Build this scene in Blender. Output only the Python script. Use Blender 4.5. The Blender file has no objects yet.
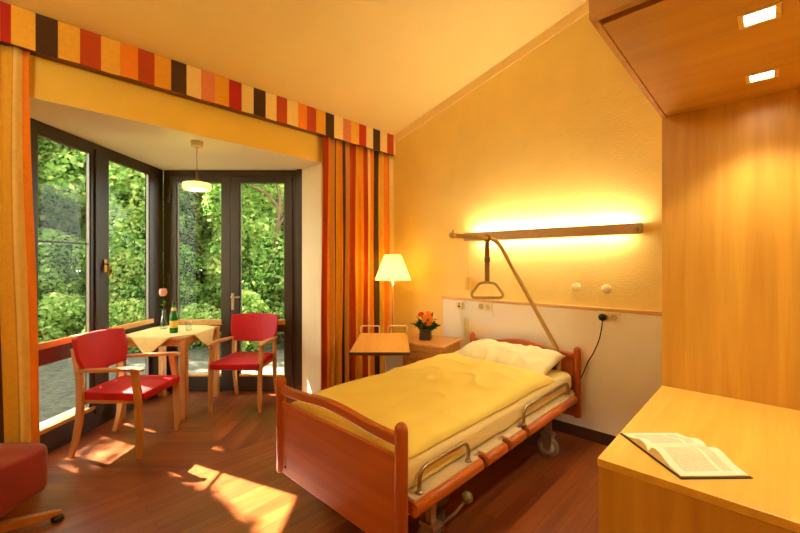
import bpy, math, random
from mathutils import Vector, Matrix, noise
random.seed(7)
S = bpy.context.scene
COL = S.collection
TH = math.radians(43.7)
CT, ST = math.cos(TH), math.sin(TH)
H = 1.4
def RF(r, f): return (r*CT - f*ST, r*ST + f*CT)
def lin(h):
    h = h.lstrip('#'); o = []
    for i in (0, 2, 4):
        c = int(h[i:i+2], 16)/255
        o.append(c/12.92 if c <= .04045 else ((c+.055)/1.055)**2.4)
    return (*o, 1)

# ------------------------------------------------------------------ materials
def newmat(name):
    m = bpy.data.materials.new(name); m.use_nodes = True
    nt = m.node_tree; b = nt.nodes['Principled BSDF']
    return m, nt, b
def N(nt, t, **kw):
    n = nt.nodes.new(t)
    for k, v in kw.items():
        if k in n.inputs: n.inputs[k].default_value = v
        else: setattr(n, k, v)
    return n
def setin(b, **kw):
    for k, v in kw.items():
        k = k.replace('_', ' ')
        if k in b.inputs: b.inputs[k].default_value = v
def flat(name, hexc, rough=.5, metal=0, var=.06, scale=30, bump=0, bscale=200, spec=.5, sheen=0, coat=0, trans=0):
    m, nt, b = newmat(name)
    c = lin(hexc)
    tc = N(nt, 'ShaderNodeTexCoord')
    no = N(nt, 'ShaderNodeTexNoise', Scale=scale, Detail=4.0)
    nt.links.new(tc.outputs['Object'], no.inputs['Vector'])
    r = N(nt, 'ShaderNodeValToRGB')
    r.color_ramp.elements[0].position = .3; r.color_ramp.elements[1].position = .7
    r.color_ramp.elements[0].color = (*[x*(1-var) for x in c[:3]], 1)
    r.color_ramp.elements[1].color = (*[min(1, x*(1+var)) for x in c[:3]], 1)
    nt.links.new(no.outputs['Fac'], r.inputs['Fac'])
    nt.links.new(r.outputs['Color'], b.inputs['Base Color'])
    setin(b, Roughness=rough, Metallic=metal, Specular_IOR_Level=spec, Sheen_Weight=sheen, Coat_Weight=coat, Transmission_Weight=trans)
    if bump:
        n2 = N(nt, 'ShaderNodeTexNoise', Scale=bscale, Detail=3.0)
        nt.links.new(tc.outputs['Object'], n2.inputs['Vector'])
        bp = N(nt, 'ShaderNodeBump', Strength=bump, Distance=.01)
        nt.links.new(n2.outputs['Fac'], bp.inputs['Height'])
        nt.links.new(bp.outputs['Normal'], b.inputs['Normal'])
    return m
def wood(name, c1, c2, axis='z', rough=.4, scale=1.0, coat=0.0, knots=False, spec=.5):
    m, nt, b = newmat(name)
    tc = N(nt, 'ShaderNodeTexCoord'); mp = N(nt, 'ShaderNodeMapping')
    s = {'x': (.8, 14, 14), 'y': (14, .8, 14), 'z': (14, 14, .8)}[axis]
    mp.inputs['Scale'].default_value = [k*scale for k in s]
    nt.links.new(tc.outputs['Object'], mp.inputs['Vector'])
    n1 = N(nt, 'ShaderNodeTexNoise', Scale=1.3, Detail=8.0, Roughness=.62, Distortion=.6)
    nt.links.new(mp.outputs['Vector'], n1.inputs['Vector'])
    r = N(nt, 'ShaderNodeValToRGB')
    e = r.color_ramp.elements
    e[0].position = .28; e[0].color = lin(c1); e[1].position = .72; e[1].color = lin(c2)
    nt.links.new(n1.outputs['Fac'], r.inputs['Fac'])
    out = r.outputs['Color']
    if knots:
        vo = N(nt, 'ShaderNodeTexVoronoi', Scale=3.1)
        nt.links.new(tc.outputs['Object'], vo.inputs['Vector'])
        kr = N(nt, 'ShaderNodeValToRGB')
        kr.color_ramp.elements[0].position = .02; kr.color_ramp.elements[0].color = (1, 1, 1, 1)
        kr.color_ramp.elements[1].position = .05; kr.color_ramp.elements[1].color = (0, 0, 0, 1)
        nt.links.new(vo.outputs['Distance'], kr.inputs['Fac'])
        mx = N(nt, 'ShaderNodeMixRGB', blend_type='MULTIPLY'); mx.inputs['Color2'].default_value = (.55, .4, .25, 1)
        nt.links.new(kr.outputs['Color'], mx.inputs['Fac']); nt.links.new(out, mx.inputs['Color1'])
        out = mx.outputs['Color']
    nt.links.new(out, b.inputs['Base Color'])
    setin(b, Roughness=rough, Coat_Weight=coat, Coat_Roughness=.2, Specular_IOR_Level=spec)
    return m
def emit(name, col, strength):
    m, nt, b = newmat(name)
    setin(b, Base_Color=(.8, .8, .8, 1), Emission_Color=(*col, 1), Emission_Strength=strength, Roughness=.5)
    return m
def glass_thin(name, tint=(1, 1, 1, 1), refl=1.0):
    m, nt, b = newmat(name)
    nt.nodes.remove(b)
    out = nt.nodes['Material Output']
    t = N(nt, 'ShaderNodeBsdfTransparent'); t.inputs['Color'].default_value = tint
    g = N(nt, 'ShaderNodeBsdfGlossy', Roughness=.0)
    fr = N(nt, 'ShaderNodeLayerWeight')
    pw = N(nt, 'ShaderNodeMath', operation='POWER'); pw.inputs[1].default_value = 5; nt.links.new(fr.outputs['Facing'], pw.inputs[0])
    ml = N(nt, 'ShaderNodeMath', operation='MULTIPLY_ADD'); ml.inputs[1].default_value = .9*refl; ml.inputs[2].default_value = .035*refl
    nt.links.new(pw.outputs[0], ml.inputs[0])
    mx = N(nt, 'ShaderNodeMixShader')
    nt.links.new(ml.outputs[0], mx.inputs[0]); nt.links.new(t.outputs[0], mx.inputs[1]); nt.links.new(g.outputs[0], mx.inputs[2])
    nt.links.new(mx.outputs[0], out.inputs['Surface'])
    return m
def leafmat(name, hexc, tr=.55):
    m, nt, b = newmat(name); nt.nodes.remove(b)
    out = nt.nodes['Material Output']
    c = lin(hexc)
    d = N(nt, 'ShaderNodeBsdfDiffuse'); d.inputs['Color'].default_value = c
    t = N(nt, 'ShaderNodeBsdfTranslucent'); t.inputs['Color'].default_value = (min(1, c[0]*1.25), min(1, c[1]*1.2), c[2]*.8, 1)
    mx = N(nt, 'ShaderNodeMixShader'); mx.inputs[0].default_value = tr
    nt.links.new(d.outputs[0], mx.inputs[1]); nt.links.new(t.outputs[0], mx.inputs[2])
    nt.links.new(mx.outputs[0], out.inputs['Surface'])
    return m
def shade_mat(name, hexc, tr=.6, glow=None):
    m = leafmat(name, hexc, tr)
    return m
def floor_mat():
    m, nt, b = newmat('plank floor')
    L = nt.links.new
    geo = N(nt, 'ShaderNodeNewGeometry'); sep = N(nt, 'ShaderNodeSeparateXYZ'); L(geo.outputs['Position'], sep.inputs[0])
    def M(op, a, c, d=None):
        n = N(nt, 'ShaderNodeMath', operation=op)
        for i, q in enumerate((a, c, d)):
            if q is None: continue
            if isinstance(q, (int, float)): n.inputs[i].default_value = q
            else: L(q, n.inputs[i])
        return n.outputs[0]
    x, y = sep.outputs[0], sep.outputs[1]
    r = M('ADD', M('MULTIPLY', x, CT), M('MULTIPLY', y, ST))
    f = M('ADD', M('MULTIPLY', x, -ST), M('MULTIPLY', y, CT))
    room = M('GREATER_THAN', x, -2.9)
    far = M('GREATER_THAN', y, 1.23)
    def mix(fac, a, c):   # a if 0
        return M('ADD', M('MULTIPLY', a, M('SUBTRACT', 1, fac)), M('MULTIPLY', c, fac))
    al = mix(room, mix(far, r, f), y)
    ac = mix(room, mix(far, f, r), x)
    ac = M('ADD', ac, M('MULTIPLY', room, 3.37))
    cb = N(nt, 'ShaderNodeCombineXYZ'); L(al, cb.inputs[0]); L(ac, cb.inputs[1])
    br = N(nt, 'ShaderNodeTexBrick', offset=.37, offset_frequency=2)
    br.inputs['Color1'].default_value = (0, 0, 0, 1); br.inputs['Color2'].default_value = (1, 1, 1, 1)
    br.inputs['Mortar'].default_value = (.0, .0, .0, 1)
    br.inputs['Scale'].default_value = 1; br.inputs['Mortar Size'].default_value = .0012
    br.inputs['Brick Width'].default_value = .95; br.inputs['Row Height'].default_value = .095; br.inputs['Bias'].default_value = 0
    L(cb.outputs[0], br.inputs['Vector'])
    cg = N(nt, 'ShaderNodeCombineXYZ'); L(M('MULTIPLY', al, 1.3), cg.inputs[0]); L(M('MULTIPLY', ac, 17), cg.inputs[1]); L(M('MULTIPLY', br.outputs['Color'], 9), cg.inputs[2])
    no = N(nt, 'ShaderNodeTexNoise', Scale=1.0, Detail=6.0, Roughness=.6, Distortion=.5); L(cg.outputs[0], no.inputs['Vector'])
    fac = M('ADD', M('MULTIPLY', br.outputs['Color'], .30), M('ADD', M('MULTIPLY', no.outputs['Fac'], .85), -.10))
    rp = N(nt, 'ShaderNodeValToRGB'); e = rp.color_ramp.elements
    e[0].position = .2; e[0].color = lin('#63290e'); e[1].position = .85; e[1].color = lin('#ad602a')
    e2 = rp.color_ramp.elements.new(.5); e2.color = lin('#8a471d')
    L(fac, rp.inputs['Fac'])
    mm = N(nt, 'ShaderNodeMixRGB', blend_type='MULTIPLY'); mm.inputs['Color2'].default_value = (.45, .4, .35, 1)
    L(br.outputs['Fac'], mm.inputs['Fac']); L(rp.outputs['Color'], mm.inputs['Color1'])
    L(mm.outputs['Color'], b.inputs['Base Color'])
    L(M('ADD', M('MULTIPLY', no.outputs['Fac'], .14), .24), b.inputs['Roughness']); setin(b, Specular_IOR_Level=.45)
    bp = N(nt, 'ShaderNodeBump', Strength=.02, Distance=.002); L(no.outputs['Fac'], bp.inputs['Height']); L(bp.outputs['Normal'], b.inputs['Normal'])
    return m
def page_mat():
    m, nt, b = newmat('printed page')
    L = nt.links.new
    tc = N(nt, 'ShaderNodeTexCoord'); mp = N(nt, 'ShaderNodeMapping'); mp.inputs['Scale'].default_value = (1, 1, 1)
    L(tc.outputs['UV'], mp.inputs['Vector'])
    sep = N(nt, 'ShaderNodeSeparateXYZ'); L(mp.outputs[0], sep.inputs[0])
    def M(op, a, c):
        n = N(nt, 'ShaderNodeMath', operation=op)
        for i, q in enumerate((a, c)):
            if isinstance(q, (int, float)): n.inputs[i].default_value = q
            else: L(q, n.inputs[i])
        return n.outputs[0]
    u, v = sep.outputs[0], sep.outputs[1]
    line = M('GREATER_THAN', M('FRACT', M('MULTIPLY', v, 34), 0), .5)
    wn = N(nt, 'ShaderNodeTexNoise', Scale=1.0, Detail=2.0)
    cx = N(nt, 'ShaderNodeCombineXYZ'); L(M('MULTIPLY', u, 60), cx.inputs[0]); L(M('FLOOR', M('MULTIPLY', v, 34), 0), cx.inputs[1]); L(cx.outputs[0], wn.inputs['Vector'])
    word = M('GREATER_THAN', wn.outputs['Fac'], .42)
    area = M('MULTIPLY', M('MULTIPLY', M('GREATER_THAN', u, .12), M('LESS_THAN', u, .86)), M('MULTIPLY', M('GREATER_THAN', v, .12), M('LESS_THAN', v, .86)))
    gap = M('SUBTRACT', 1, M('MULTIPLY', M('GREATER_THAN', v, .66), M('LESS_THAN', v, .72)))
    k = M('MULTIPLY', M('MULTIPLY', line, word), M('MULTIPLY', area, gap))
    mx = N(nt, 'ShaderNodeMixRGB'); mx.inputs['Color1'].default_value = lin('#f4e6c4'); mx.inputs['Color2'].default_value = lin('#c0aa80')
    L(k, mx.inputs['Fac']); L(mx.outputs[0], b.inputs['Base Color']); setin(b, Roughness=.8)
    return m

MAT = dict(
    wall=flat('yellow wall paint', '#f6d45c', .75, bump=.2, bscale=70, var=.03, scale=3),
    wallpaper=flat('woodchip wallpaper', '#f7da7e', .7, bump=.3, bscale=75, var=.03, scale=5),
    ceil=flat('pale ceiling paint', '#f9e292', .8, var=.02, scale=2),
    bayceil=flat('cream bay ceiling', '#f6ebd2', .8, var=.02, scale=2),
    reveal=flat('cream reveal', '#f0dcae', .7, var=.02),
    strip=flat('cove strip', '#f8dc92', .7, var=.02),
    white=flat('white laminate panel', '#fbf4e2', .45, var=.015, scale=4),
    rail=wood('pale beech rail', '#d6a35a', '#e6bd7a', 'x', .4),
    base=flat('dark brown skirting', '#4a2c1a', .5),
    floor=floor_mat(),
    dark=flat('dark bronze frame', '#3a2d20', .38, var=.08, scale=12, spec=.5),
    bead=flat('grey glazing bead', '#6e665a', .4, metal=.5),
    ledge=wood('pine ledge', '#cf8c3e', '#e5ad60', 'y', .4),
    glass=glass_thin('window glass', (.96, .98, .96, 1), .2),
    clear=glass_thin('clear drinking glass', (.93, .96, .95, 1), 1.6),
    steel=flat('brushed steel', '#c3b39a', .3, metal=.9),
    chrome=flat('dull chrome', '#b5a58c', .28, metal=1),
    brass=flat('brass', '#b98a44', .3, metal=1),
    bedwood=wood('cherry bed wood', '#a85016', '#bf621f', 'x', .45, coat=.04),
    bedpost=wood('cherry bed post', '#aa501a', '#be6022', 'z', .42, coat=.06),
    bedrail=wood('cherry bed rail', '#b9591c', '#d07028', 'y', .42, coat=.08),
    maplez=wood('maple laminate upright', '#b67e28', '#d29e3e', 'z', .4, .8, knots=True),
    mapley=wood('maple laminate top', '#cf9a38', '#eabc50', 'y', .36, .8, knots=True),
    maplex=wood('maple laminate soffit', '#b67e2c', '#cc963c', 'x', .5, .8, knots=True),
    beech=wood('oiled beech', '#bd7838', '#d2914c', 'z', .4),
    beechy=wood('oiled beech flat', '#c07c3b', '#d6964f', 'y', .4),
    nightwood=wood('nightstand beech', '#c98a40', '#dba256', 'x', .38),
    red=flat('red seat vinyl', '#bd0a12', .5, spec=.3, var=.05, bump=.05, bscale=300),
    darkred=flat('wine red upholstery', '#8e1119', .75, var=.12, scale=9, bump=.1, bscale=180, sheen=.3),
    duvet=flat('yellow duvet cotton', '#f4de6c', .85, var=.03, scale=5, bump=.06, bscale=500, sheen=.1),
    sheet=flat('pale yellow sheet', '#f3df96', .85, var=.03, scale=5, bump=.06, bscale=500),
    pillow=flat('pale yellow pillow case', '#f6ecb8', .85, var=.02, scale=5, bump=.06, bscale=500),
    cream=flat('cream painted metal', '#dcc69a', .4),
    greybr=flat('taupe lamp casing', '#c4a273', .45),
    polec=flat('beige lacquered tube', '#c7a564', .35, metal=.35),
    strap=flat('brown strap webbing', '#93733f', .8),
    grip=flat('beige grip plastic', '#c4a668', .5),
    black=flat('black plastic', '#15120f', .4),
    rubber=flat('grey rubber tyre', '#8d7f6b', .6),
    plastic=flat('cream plastic', '#f4e2ae', .4),
    ceramic=flat('white plastic dial', '#f5dfa6', .5),
    shade=shade_mat('pleated cream lampshade', '#d8cbb0', .45),
    frost=shade_mat('ribbed pendant glass', '#f4ecd8', .6),
    clothm=flat('yellow table linen', '#f4da92', .85, bump=.05, bscale=400),
    bottle=None,
    leafd=leafmat('dark bouquet leaf', '#35562a', .25),
    petal=leafmat('orange petal', '#f79a3c', .3),
    petalr=leafmat('coral petal', '#e0502a', .4),
    pink=leafmat('pink rose petal', '#f7b4a8', .25),
    cover=flat('dark book cover', '#2a1a14', .5),
    pages=flat('cream page block', '#efdcb0', .8),
    print=page_mat(),
    bark=flat('bark', '#5a4632', .9, var=.3, scale=8),
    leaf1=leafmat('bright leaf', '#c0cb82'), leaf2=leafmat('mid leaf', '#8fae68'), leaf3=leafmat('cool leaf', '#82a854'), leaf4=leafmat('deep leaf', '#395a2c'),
    warm=emit('warm tube', (1, .94, .76), 38),
    warmlow=emit('warm diffuser', (1, .94, .76), 18),
    spot=emit('downlight lens', (1, .95, .72), 22),
    bulb=emit('bulb', (1, .95, .72), 30),
)
g, nt, b = newmat('green bottle glass')
setin(b, Base_Color=lin('#1f8a2a'), Roughness=.08, Transmission_Weight=.35, IOR=1.45)
MAT['bottle'] = g
STR = {k: flat('cloth '+k, h, .85, var=.05, scale=40, bump=.05, bscale=400) for k, h in dict(
    red='#b8200f', yellow='#efb93f', brown='#4a2c14', rust='#b8430f', orange='#ee8a1e', cream='#f3d784', salmon='#e0875a', tan='#d79a48', gold='#e8a72c').items()}

# ------------------------------------------------------------------ mesh builder
class MB:
    def __init__(s): s.v = []; s.f = []; s.m = []; s.sm = []; s.uv = None
    def add(s, vs, fs, mi=0, smooth=False):
        o = len(s.v); s.v += [tuple(v) for v in vs]
        for f in fs: s.f.append([o+i for i in f]); s.m.append(mi); s.sm.append(smooth)
    def box(s, x0, x1, y0, y1, z0, z1, mi=0, M=None):
        vs = [Vector(p) for p in ((x0,y0,z0),(x1,y0,z0),(x1,y1,z0),(x0,y1,z0),(x0,y0,z1),(x1,y0,z1),(x1,y1,z1),(x0,y1,z1))]
        if M: vs = [M @ v for v in vs]
        s.add(vs, [(0,3,2,1),(4,5,6,7),(0,1,5,4),(1,2,6,5),(2,3,7,6),(3,0,4,7)], mi); return s
    def prism(s, poly, a, b, axis='z', mi=0, smooth=False):
        n = len(poly)
        def P(p, h):
            return {'z': (p[0], p[1], h), 'y': (p[0], h, p[1]), 'x': (h, p[0], p[1])}[axis]
        s.add([P(p, a) for p in poly]+[P(p, b) for p in poly],
              [tuple(range(n-1, -1, -1)), tuple(range(n, 2*n))]+[(i, (i+1) % n, n+(i+1) % n, n+i) for i in range(n)], mi, smooth); return s
    def sweep(s, pts, sec, mi=0, smooth=True, closed=False, up=None, scales=None, caps=True):
        """sec: list of 2d section points"""
        pts = [Vector(p) for p in pts]; n = len(pts); k = len(sec); vs = []
        prevx = None
        for i, p in enumerate(pts):
            if closed: t = (pts[(i+1) % n]-pts[i-1]).normalized()
            else: t = (pts[min(i+1, n-1)]-pts[max(i-1, 0)]).normalized()
            u = Vector(up) if up else (prevx if prevx is not None else (Vector((0,0,1)) if abs(t.z) < .9 else Vector((0,1,0))))
            if not up and prevx is not None: xa = (prevx - t*prevx.dot(t)).normalized()
            else: xa = (u - t*u.dot(t)).normalized()
            prevx = xa
            ya = t.cross(xa)
            sc = scales[i] if scales else 1
            for q in sec: vs.append(p + xa*q[0]*sc + ya*q[1]*sc)
        fs = []
        for i in range(n if closed else n-1):
            j = (i+1) % n
            for a in range(k):
                b2 = (a+1) % k
                fs.append((i*k+a, i*k+b2, j*k+b2, j*k+a))
        s.add(vs, fs, mi, smooth)
        if not closed and caps:
            o = len(s.v)-n*k
            s.f.append([o+i for i in range(k-1, -1, -1)]); s.m.append(mi); s.sm.append(False)
            s.f.append([o+(n-1)*k+i for i in range(k)]); s.m.append(mi); s.sm.append(False)
        return s
    def tube(s, pts, r, seg=10, mi=0, closed=False, scales=None):
        return s.sweep(pts, [(r*math.cos(2*math.pi*i/seg), r*math.sin(2*math.pi*i/seg)) for i in range(seg)], mi, True, closed, None, scales)
    def bar(s, pts, w, d, up, mi=0, scales=None):
        return s.sweep(pts, [(-w/2,-d/2),(w/2,-d/2),(w/2,d/2),(-w/2,d/2)], mi, False, False, up, scales)
    def lathe(s, prof, c=(0,0,0), seg=24, mi=0, smooth=True, axis='z', M=None):
        vs = []; n = len(prof)
        for r, z in prof:
            for i in range(seg):
                a = 2*math.pi*i/seg
                v = Vector((r*math.cos(a), r*math.sin(a), z))
                if axis == 'y': v = Vector((v.x, v.z, v.y))
                if axis == 'x': v = Vector((v.z, v.x, v.y))
                if M: v = M @ v
                vs.append(v+Vector(c))
        fs = [(i*seg+j, i*seg+(j+1) % seg, (i+1)*seg+(j+1) % seg, (i+1)*seg+j) for i in range(n-1) for j in range(seg)]
        s.add(vs, fs, mi, smooth)
        o = len(s.v)-n*seg
        if prof[0][0] > 1e-5: s.f.append([o+i for i in range(seg-1, -1, -1)]); s.m.append(mi); s.sm.append(False)
        if prof[-1][0] > 1e-5: s.f.append([o+(n-1)*seg+i for i in range(seg)]); s.m.append(mi); s.sm.append(False)
        return s
    def grid(s, fn, nu, nv, mi=0, smooth=True, mif=None, wrapu=False):
        o = len(s.v)
        for i in range(nu+1):
            for j in range(nv+1): s.v.append(tuple(fn(i/nu, j/nv)))
        for i in range(nu):
            for j in range(nv):
                a = o+i*(nv+1)+j
                s.f.append([a, a+nv+1, a+nv+2, a+1]); s.m.append(mif(i/nu, j/nv) if mif else mi); s.sm.append(smooth)
        return s
    def build(s, name, mats, parent=None, origin=(0,0,0), bevel=0, fix=True, solid=0, sub=0):
        if not isinstance(mats, (list, tuple)): mats = [mats]
        me = bpy.data.meshes.new(name)
        ox, oy, oz = origin
        me.from_pydata([(a-ox, b-oy, c-oz) for a, b, c in s.v], [], s.f)
        for m in mats: me.materials.append(m)
        me.polygons.foreach_set('material_index', s.m); me.polygons.foreach_set('use_smooth', s.sm)
        me.update()
        if fix:
            import bmesh
            bm = bmesh.new(); bm.from_mesh(me)
            bmesh.ops.remove_doubles(bm, verts=bm.verts, dist=1e-5)
            bmesh.ops.recalc_face_normals(bm, faces=bm.faces); bm.to_mesh(me); bm.free()
        ob = bpy.data.objects.new(name, me); COL.objects.link(ob)
        if parent: ob.parent = parent
        else: ob.location = origin
        if solid:
            q = ob.modifiers.new('solid', 'SOLIDIFY'); q.thickness = solid; q.offset = 0
        if bevel:
            q = ob.modifiers.new('bevel', 'BEVEL'); q.width = bevel; q.segments = 2; q.limit_method = 'ANGLE'; q.angle_limit = math.radians(40)
        if sub:
            q = ob.modifiers.new('sub', 'SUBSURF'); q.levels = sub; q.render_levels = sub
        return ob
def tag(o, label=None, cat=None, group=None, kind=None):
    if label: o['label'] = label
    if cat: o['category'] = cat
    if group: o['group'] = group
    if kind: o['kind'] = kind
    return o
def thing(name, label, cat, loc=(0,0,0), rz=0, group=None):
    o = bpy.data.objects.new(name, None); COL.objects.link(o)
    o.empty_display_size = .1
    o.location = loc; o.rotation_euler = (0, 0, rz)
    return tag(o, label, cat, group)
def children(o): return [c for c in bpy.data.objects if c.parent == o]
def copy_tree(o, parent=None, kids=None):
    if kids is None:
        kids = {}
        for c in bpy.data.objects:
            if c.parent: kids.setdefault(c.parent.name, []).append(c)
    c = o.copy(); COL.objects.link(c)
    if parent: c.parent = parent
    for ch in kids.get(o.name, []): copy_tree(ch, c, kids)
    return c
def st(o, label=None): return tag(o, label, None, None, 'structure')
def rrect(w, h, r, n=5):
    pts = []
    for cx, cy, a0 in ((w/2-r, h/2-r, 0), (-w/2+r, h/2-r, 90), (-w/2+r, -h/2+r, 180), (w/2-r, -h/2+r, 270)):
        for i in range(n+1):
            a = math.radians(a0+90*i/n); pts.append((cx+r*math.cos(a), cy+r*math.sin(a)))
    return pts
def arc_pts(pts, r, n=6):
    """polyline with rounded corners"""
    P = [Vector(p) for p in pts]; out = [P[0]]
    for i in range(1, len(P)-1):
        a = (P[i-1]-P[i]); b2 = (P[i+1]-P[i]); d = min(r, a.length*.49, b2.length*.49)
        p0 = P[i]+a.normalized()*d; p1 = P[i]+b2.normalized()*d
        for k in range(n+1):
            t = k/n; out.append(p0*(1-t)**2+P[i]*2*t*(1-t)+p1*t*t)
    out.append(P[-1]); return out
def cz(x): return 2.92+.267*(x+3.2)

# ------------------------------------------------------------------ room shell
XW, YH = -3.29, 3.27          # window wall face, head wall face
XR, YB = .26, -1.6
ZB = 2.43                     # bay ceiling
m = MB()
poly = [(XW-.02, YB), (XR+.1, YB), (XR+.1, YH+.1), (XW-.02, YH+.1)]
bayA = RF(-2.62, 2.60); bayB = RF(-2.62, 4.27); bayC = RF(-.98, 4.27)
bayfloor = [(XW, .1), RF(-2.70, 2.60), RF(-2.70, 4.35), RF(-.98, 4.35), (XW, 2.33)]
m.prism([(XW, YB-.1), (XR+.1, YB-.1), (XR+.1, YH+.1), (XW, YH+.1), (XW, 2.33), RF(-.98, 4.35), RF(-2.70, 4.35), RF(-2.70, 2.60), (XW, .1)], -.12, 0)
st(m.build('floor', MAT['floor']), 'warm brown plank floor laid in three directions')
m = MB(); m.box(XW-.37, XR+.12, YH, YH+.15, 0, 4.1); st(m.build('wall_head', MAT['wallpaper']), 'yellow textured wall behind the bed')
m = MB()
m.box(XW-.37, XW, YB, .13, 0, 3.0); m.box(XW-.37, XW, 2.30, YH, 0, 3.0); m.box(XW-.37, XW, .13, 2.30, ZB, 3.0)
st(m.build('wall_window', MAT['wall']), 'yellow wall with the opening to the bay')
m = MB(); m.box(XW-.365, XW-.003, 2.292, 2.2995, 0, ZB); st(m.build('trim_1', MAT['reveal']), 'cream reveal beside the glass door')
m = MB(); m.box(XR, XR+.12, YB, YH, 0, 4.1); st(m.build('wall_right', MAT['wall']))
m = MB(); m.box(XW-.37, XR+.12, YB-.12, YB, 0, 4.1); st(m.build('wall_back', MAT['wall']))
m = MB()
a, b2 = XW-.37, XR+.12
m.prism([(a, cz(a)), (b2, cz(b2)), (b2, cz(b2)+.15), (a, cz(a)+.15)], YB-.12, YH+.15, 'y')
st(m.build('ceiling', MAT['ceil']), 'sloping pale yellow ceiling')
m = MB()
m.prism([(XW-.37, .0), RF(-2.85, 2.45), RF(-2.85, 4.5), RF(-.85, 4.5), (XW-.37, 2.48)], ZB, ZB+.18)
m.prism([(XW-.3705, .1305), (XW-.001, .1305), (XW-.001, 2.2915), (XW-.3705, 2.2915)], ZB-.004, ZB-.0005)
st(m.build('ceiling_bay', MAT['bayceil']), 'cream flat ceiling of the bay')
m = MB()   # cove strip following the slope on head wall
m.prism([(XW, cz(XW)-.09), (XR, cz(XR)-.09), (XR, cz(XR)), (XW, cz(XW))], YH-.012, YH+.002, 'y')
st(m.build('trim_2', MAT['strip']), 'pale strip along the ceiling slope')
m = MB(); m.box(XW, XR, YH-.016, YH+.002, 0, .092); st(m.build('baseboard_head', MAT['base'], bevel=.003))
m = MB(); m.box(-2.49, XR, YH-.012, YH+.002, .092, 1.035); st(m.build('trim_3', MAT['white']), 'white wall protection panel')
m = MB(); m.box(-2.50, XR, YH-.022, YH+.002, 1.033, 1.062); st(m.build('trim_4', MAT['rail'], bevel=.004), 'pale wood rail capping the white panel')

# ---- bay window (along F at R=-2.6) and door (along R at F=4.25); local: x along, y outward, z up
def pane_set(parent, x0, x1, z0, z1, beads=True):
    mg = MB(); mg.box(x0-.005, x1+.005, .028, .034, z0-.005, z1+.005)
    g = mg.build('glass_pane', MAT['glass'], parent)
    if beads:
        mb = MB()
        for xa in (x0, x1-.012): mb.box(xa, xa+.012, .006, .027, z0, z1)
        mb.box(x0, x1, .006, .027, z1-.008, z1)
        mb.build('glazing_bead', MAT['bead'], parent)
    return g
wx, wy = RF(-2.60, 0)
win = bpy.data.objects.new('window_1', None); COL.objects.link(win); st(win, 'tall dark framed bay window with two fixed lights')
win.location = (*RF(-2.60, 0), 0); win.rotation_euler = (0, 0, TH+math.pi/2)   # local x -> F, local y -> -R (outward)
G1, G2 = (2.775, 3.256), (3.452, 4.02)
m = MB()
F0, F1 = 2.63, 4.25
for xa, xb in ((F0, G1[0]), (G1[1], G2[0]), (G2[1], F1)): m.box(xa, xb, 0, .045, 0, ZB)
for xa, xb in (G1, G2):
    for za, zb in ((0, .165), (.667, .785), (2.335, ZB)): m.box(xa, xb, 0, .045, za, zb)
m.build('window_frame', MAT['dark'], win, bevel=.004)
m = MB()   # raised casement profile on the second light
m.box(G1[1]+.035, G2[0]-.03, -.014, 0, .12, 2.38)
m.build('casement_stile', MAT['dark'], win, bevel=.004)
for q in (G1, G2):
    pane_set(win, q[0], q[1], .785, 2.335); pane_set(win, q[0], q[1], .165, .667)
m = MB(); m.box(G1[0], G1[1], .02, .042, 1.561, 1.573); m.build('glazing_bar', MAT['dark'], win)
for q in ((F0+.11, G1[1]+.05), (G2[0]-.03, G2[1]+.03)):
    m = MB(); m.box(q[0], q[1], -.028, .005, .785, .83); m.build('window_sill', MAT['ledge'], win, bevel=.003)
    m = MB(); m.box(q[0], q[1], -.01, .027, .165, .195); m.build('lower_sill', MAT['ledge'], win, bevel=.003)
m = MB(); m.box(F0+.05, F1+.02, .046, .24, .115, .15); m.build('outer_sill', flat('pale stone sill', '#c9c2b2', .7), win, bevel=.004)
m = MB(); m.box(3.37, 3.40, -.026, -.012, 1.33, 1.44); m.tube(arc_pts([(3.385,-.02,1.40),(3.385,-.055,1.40),(3.385,-.055,1.29)], .02), .008); m.build('window_handle', MAT['brass'], win)

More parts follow.
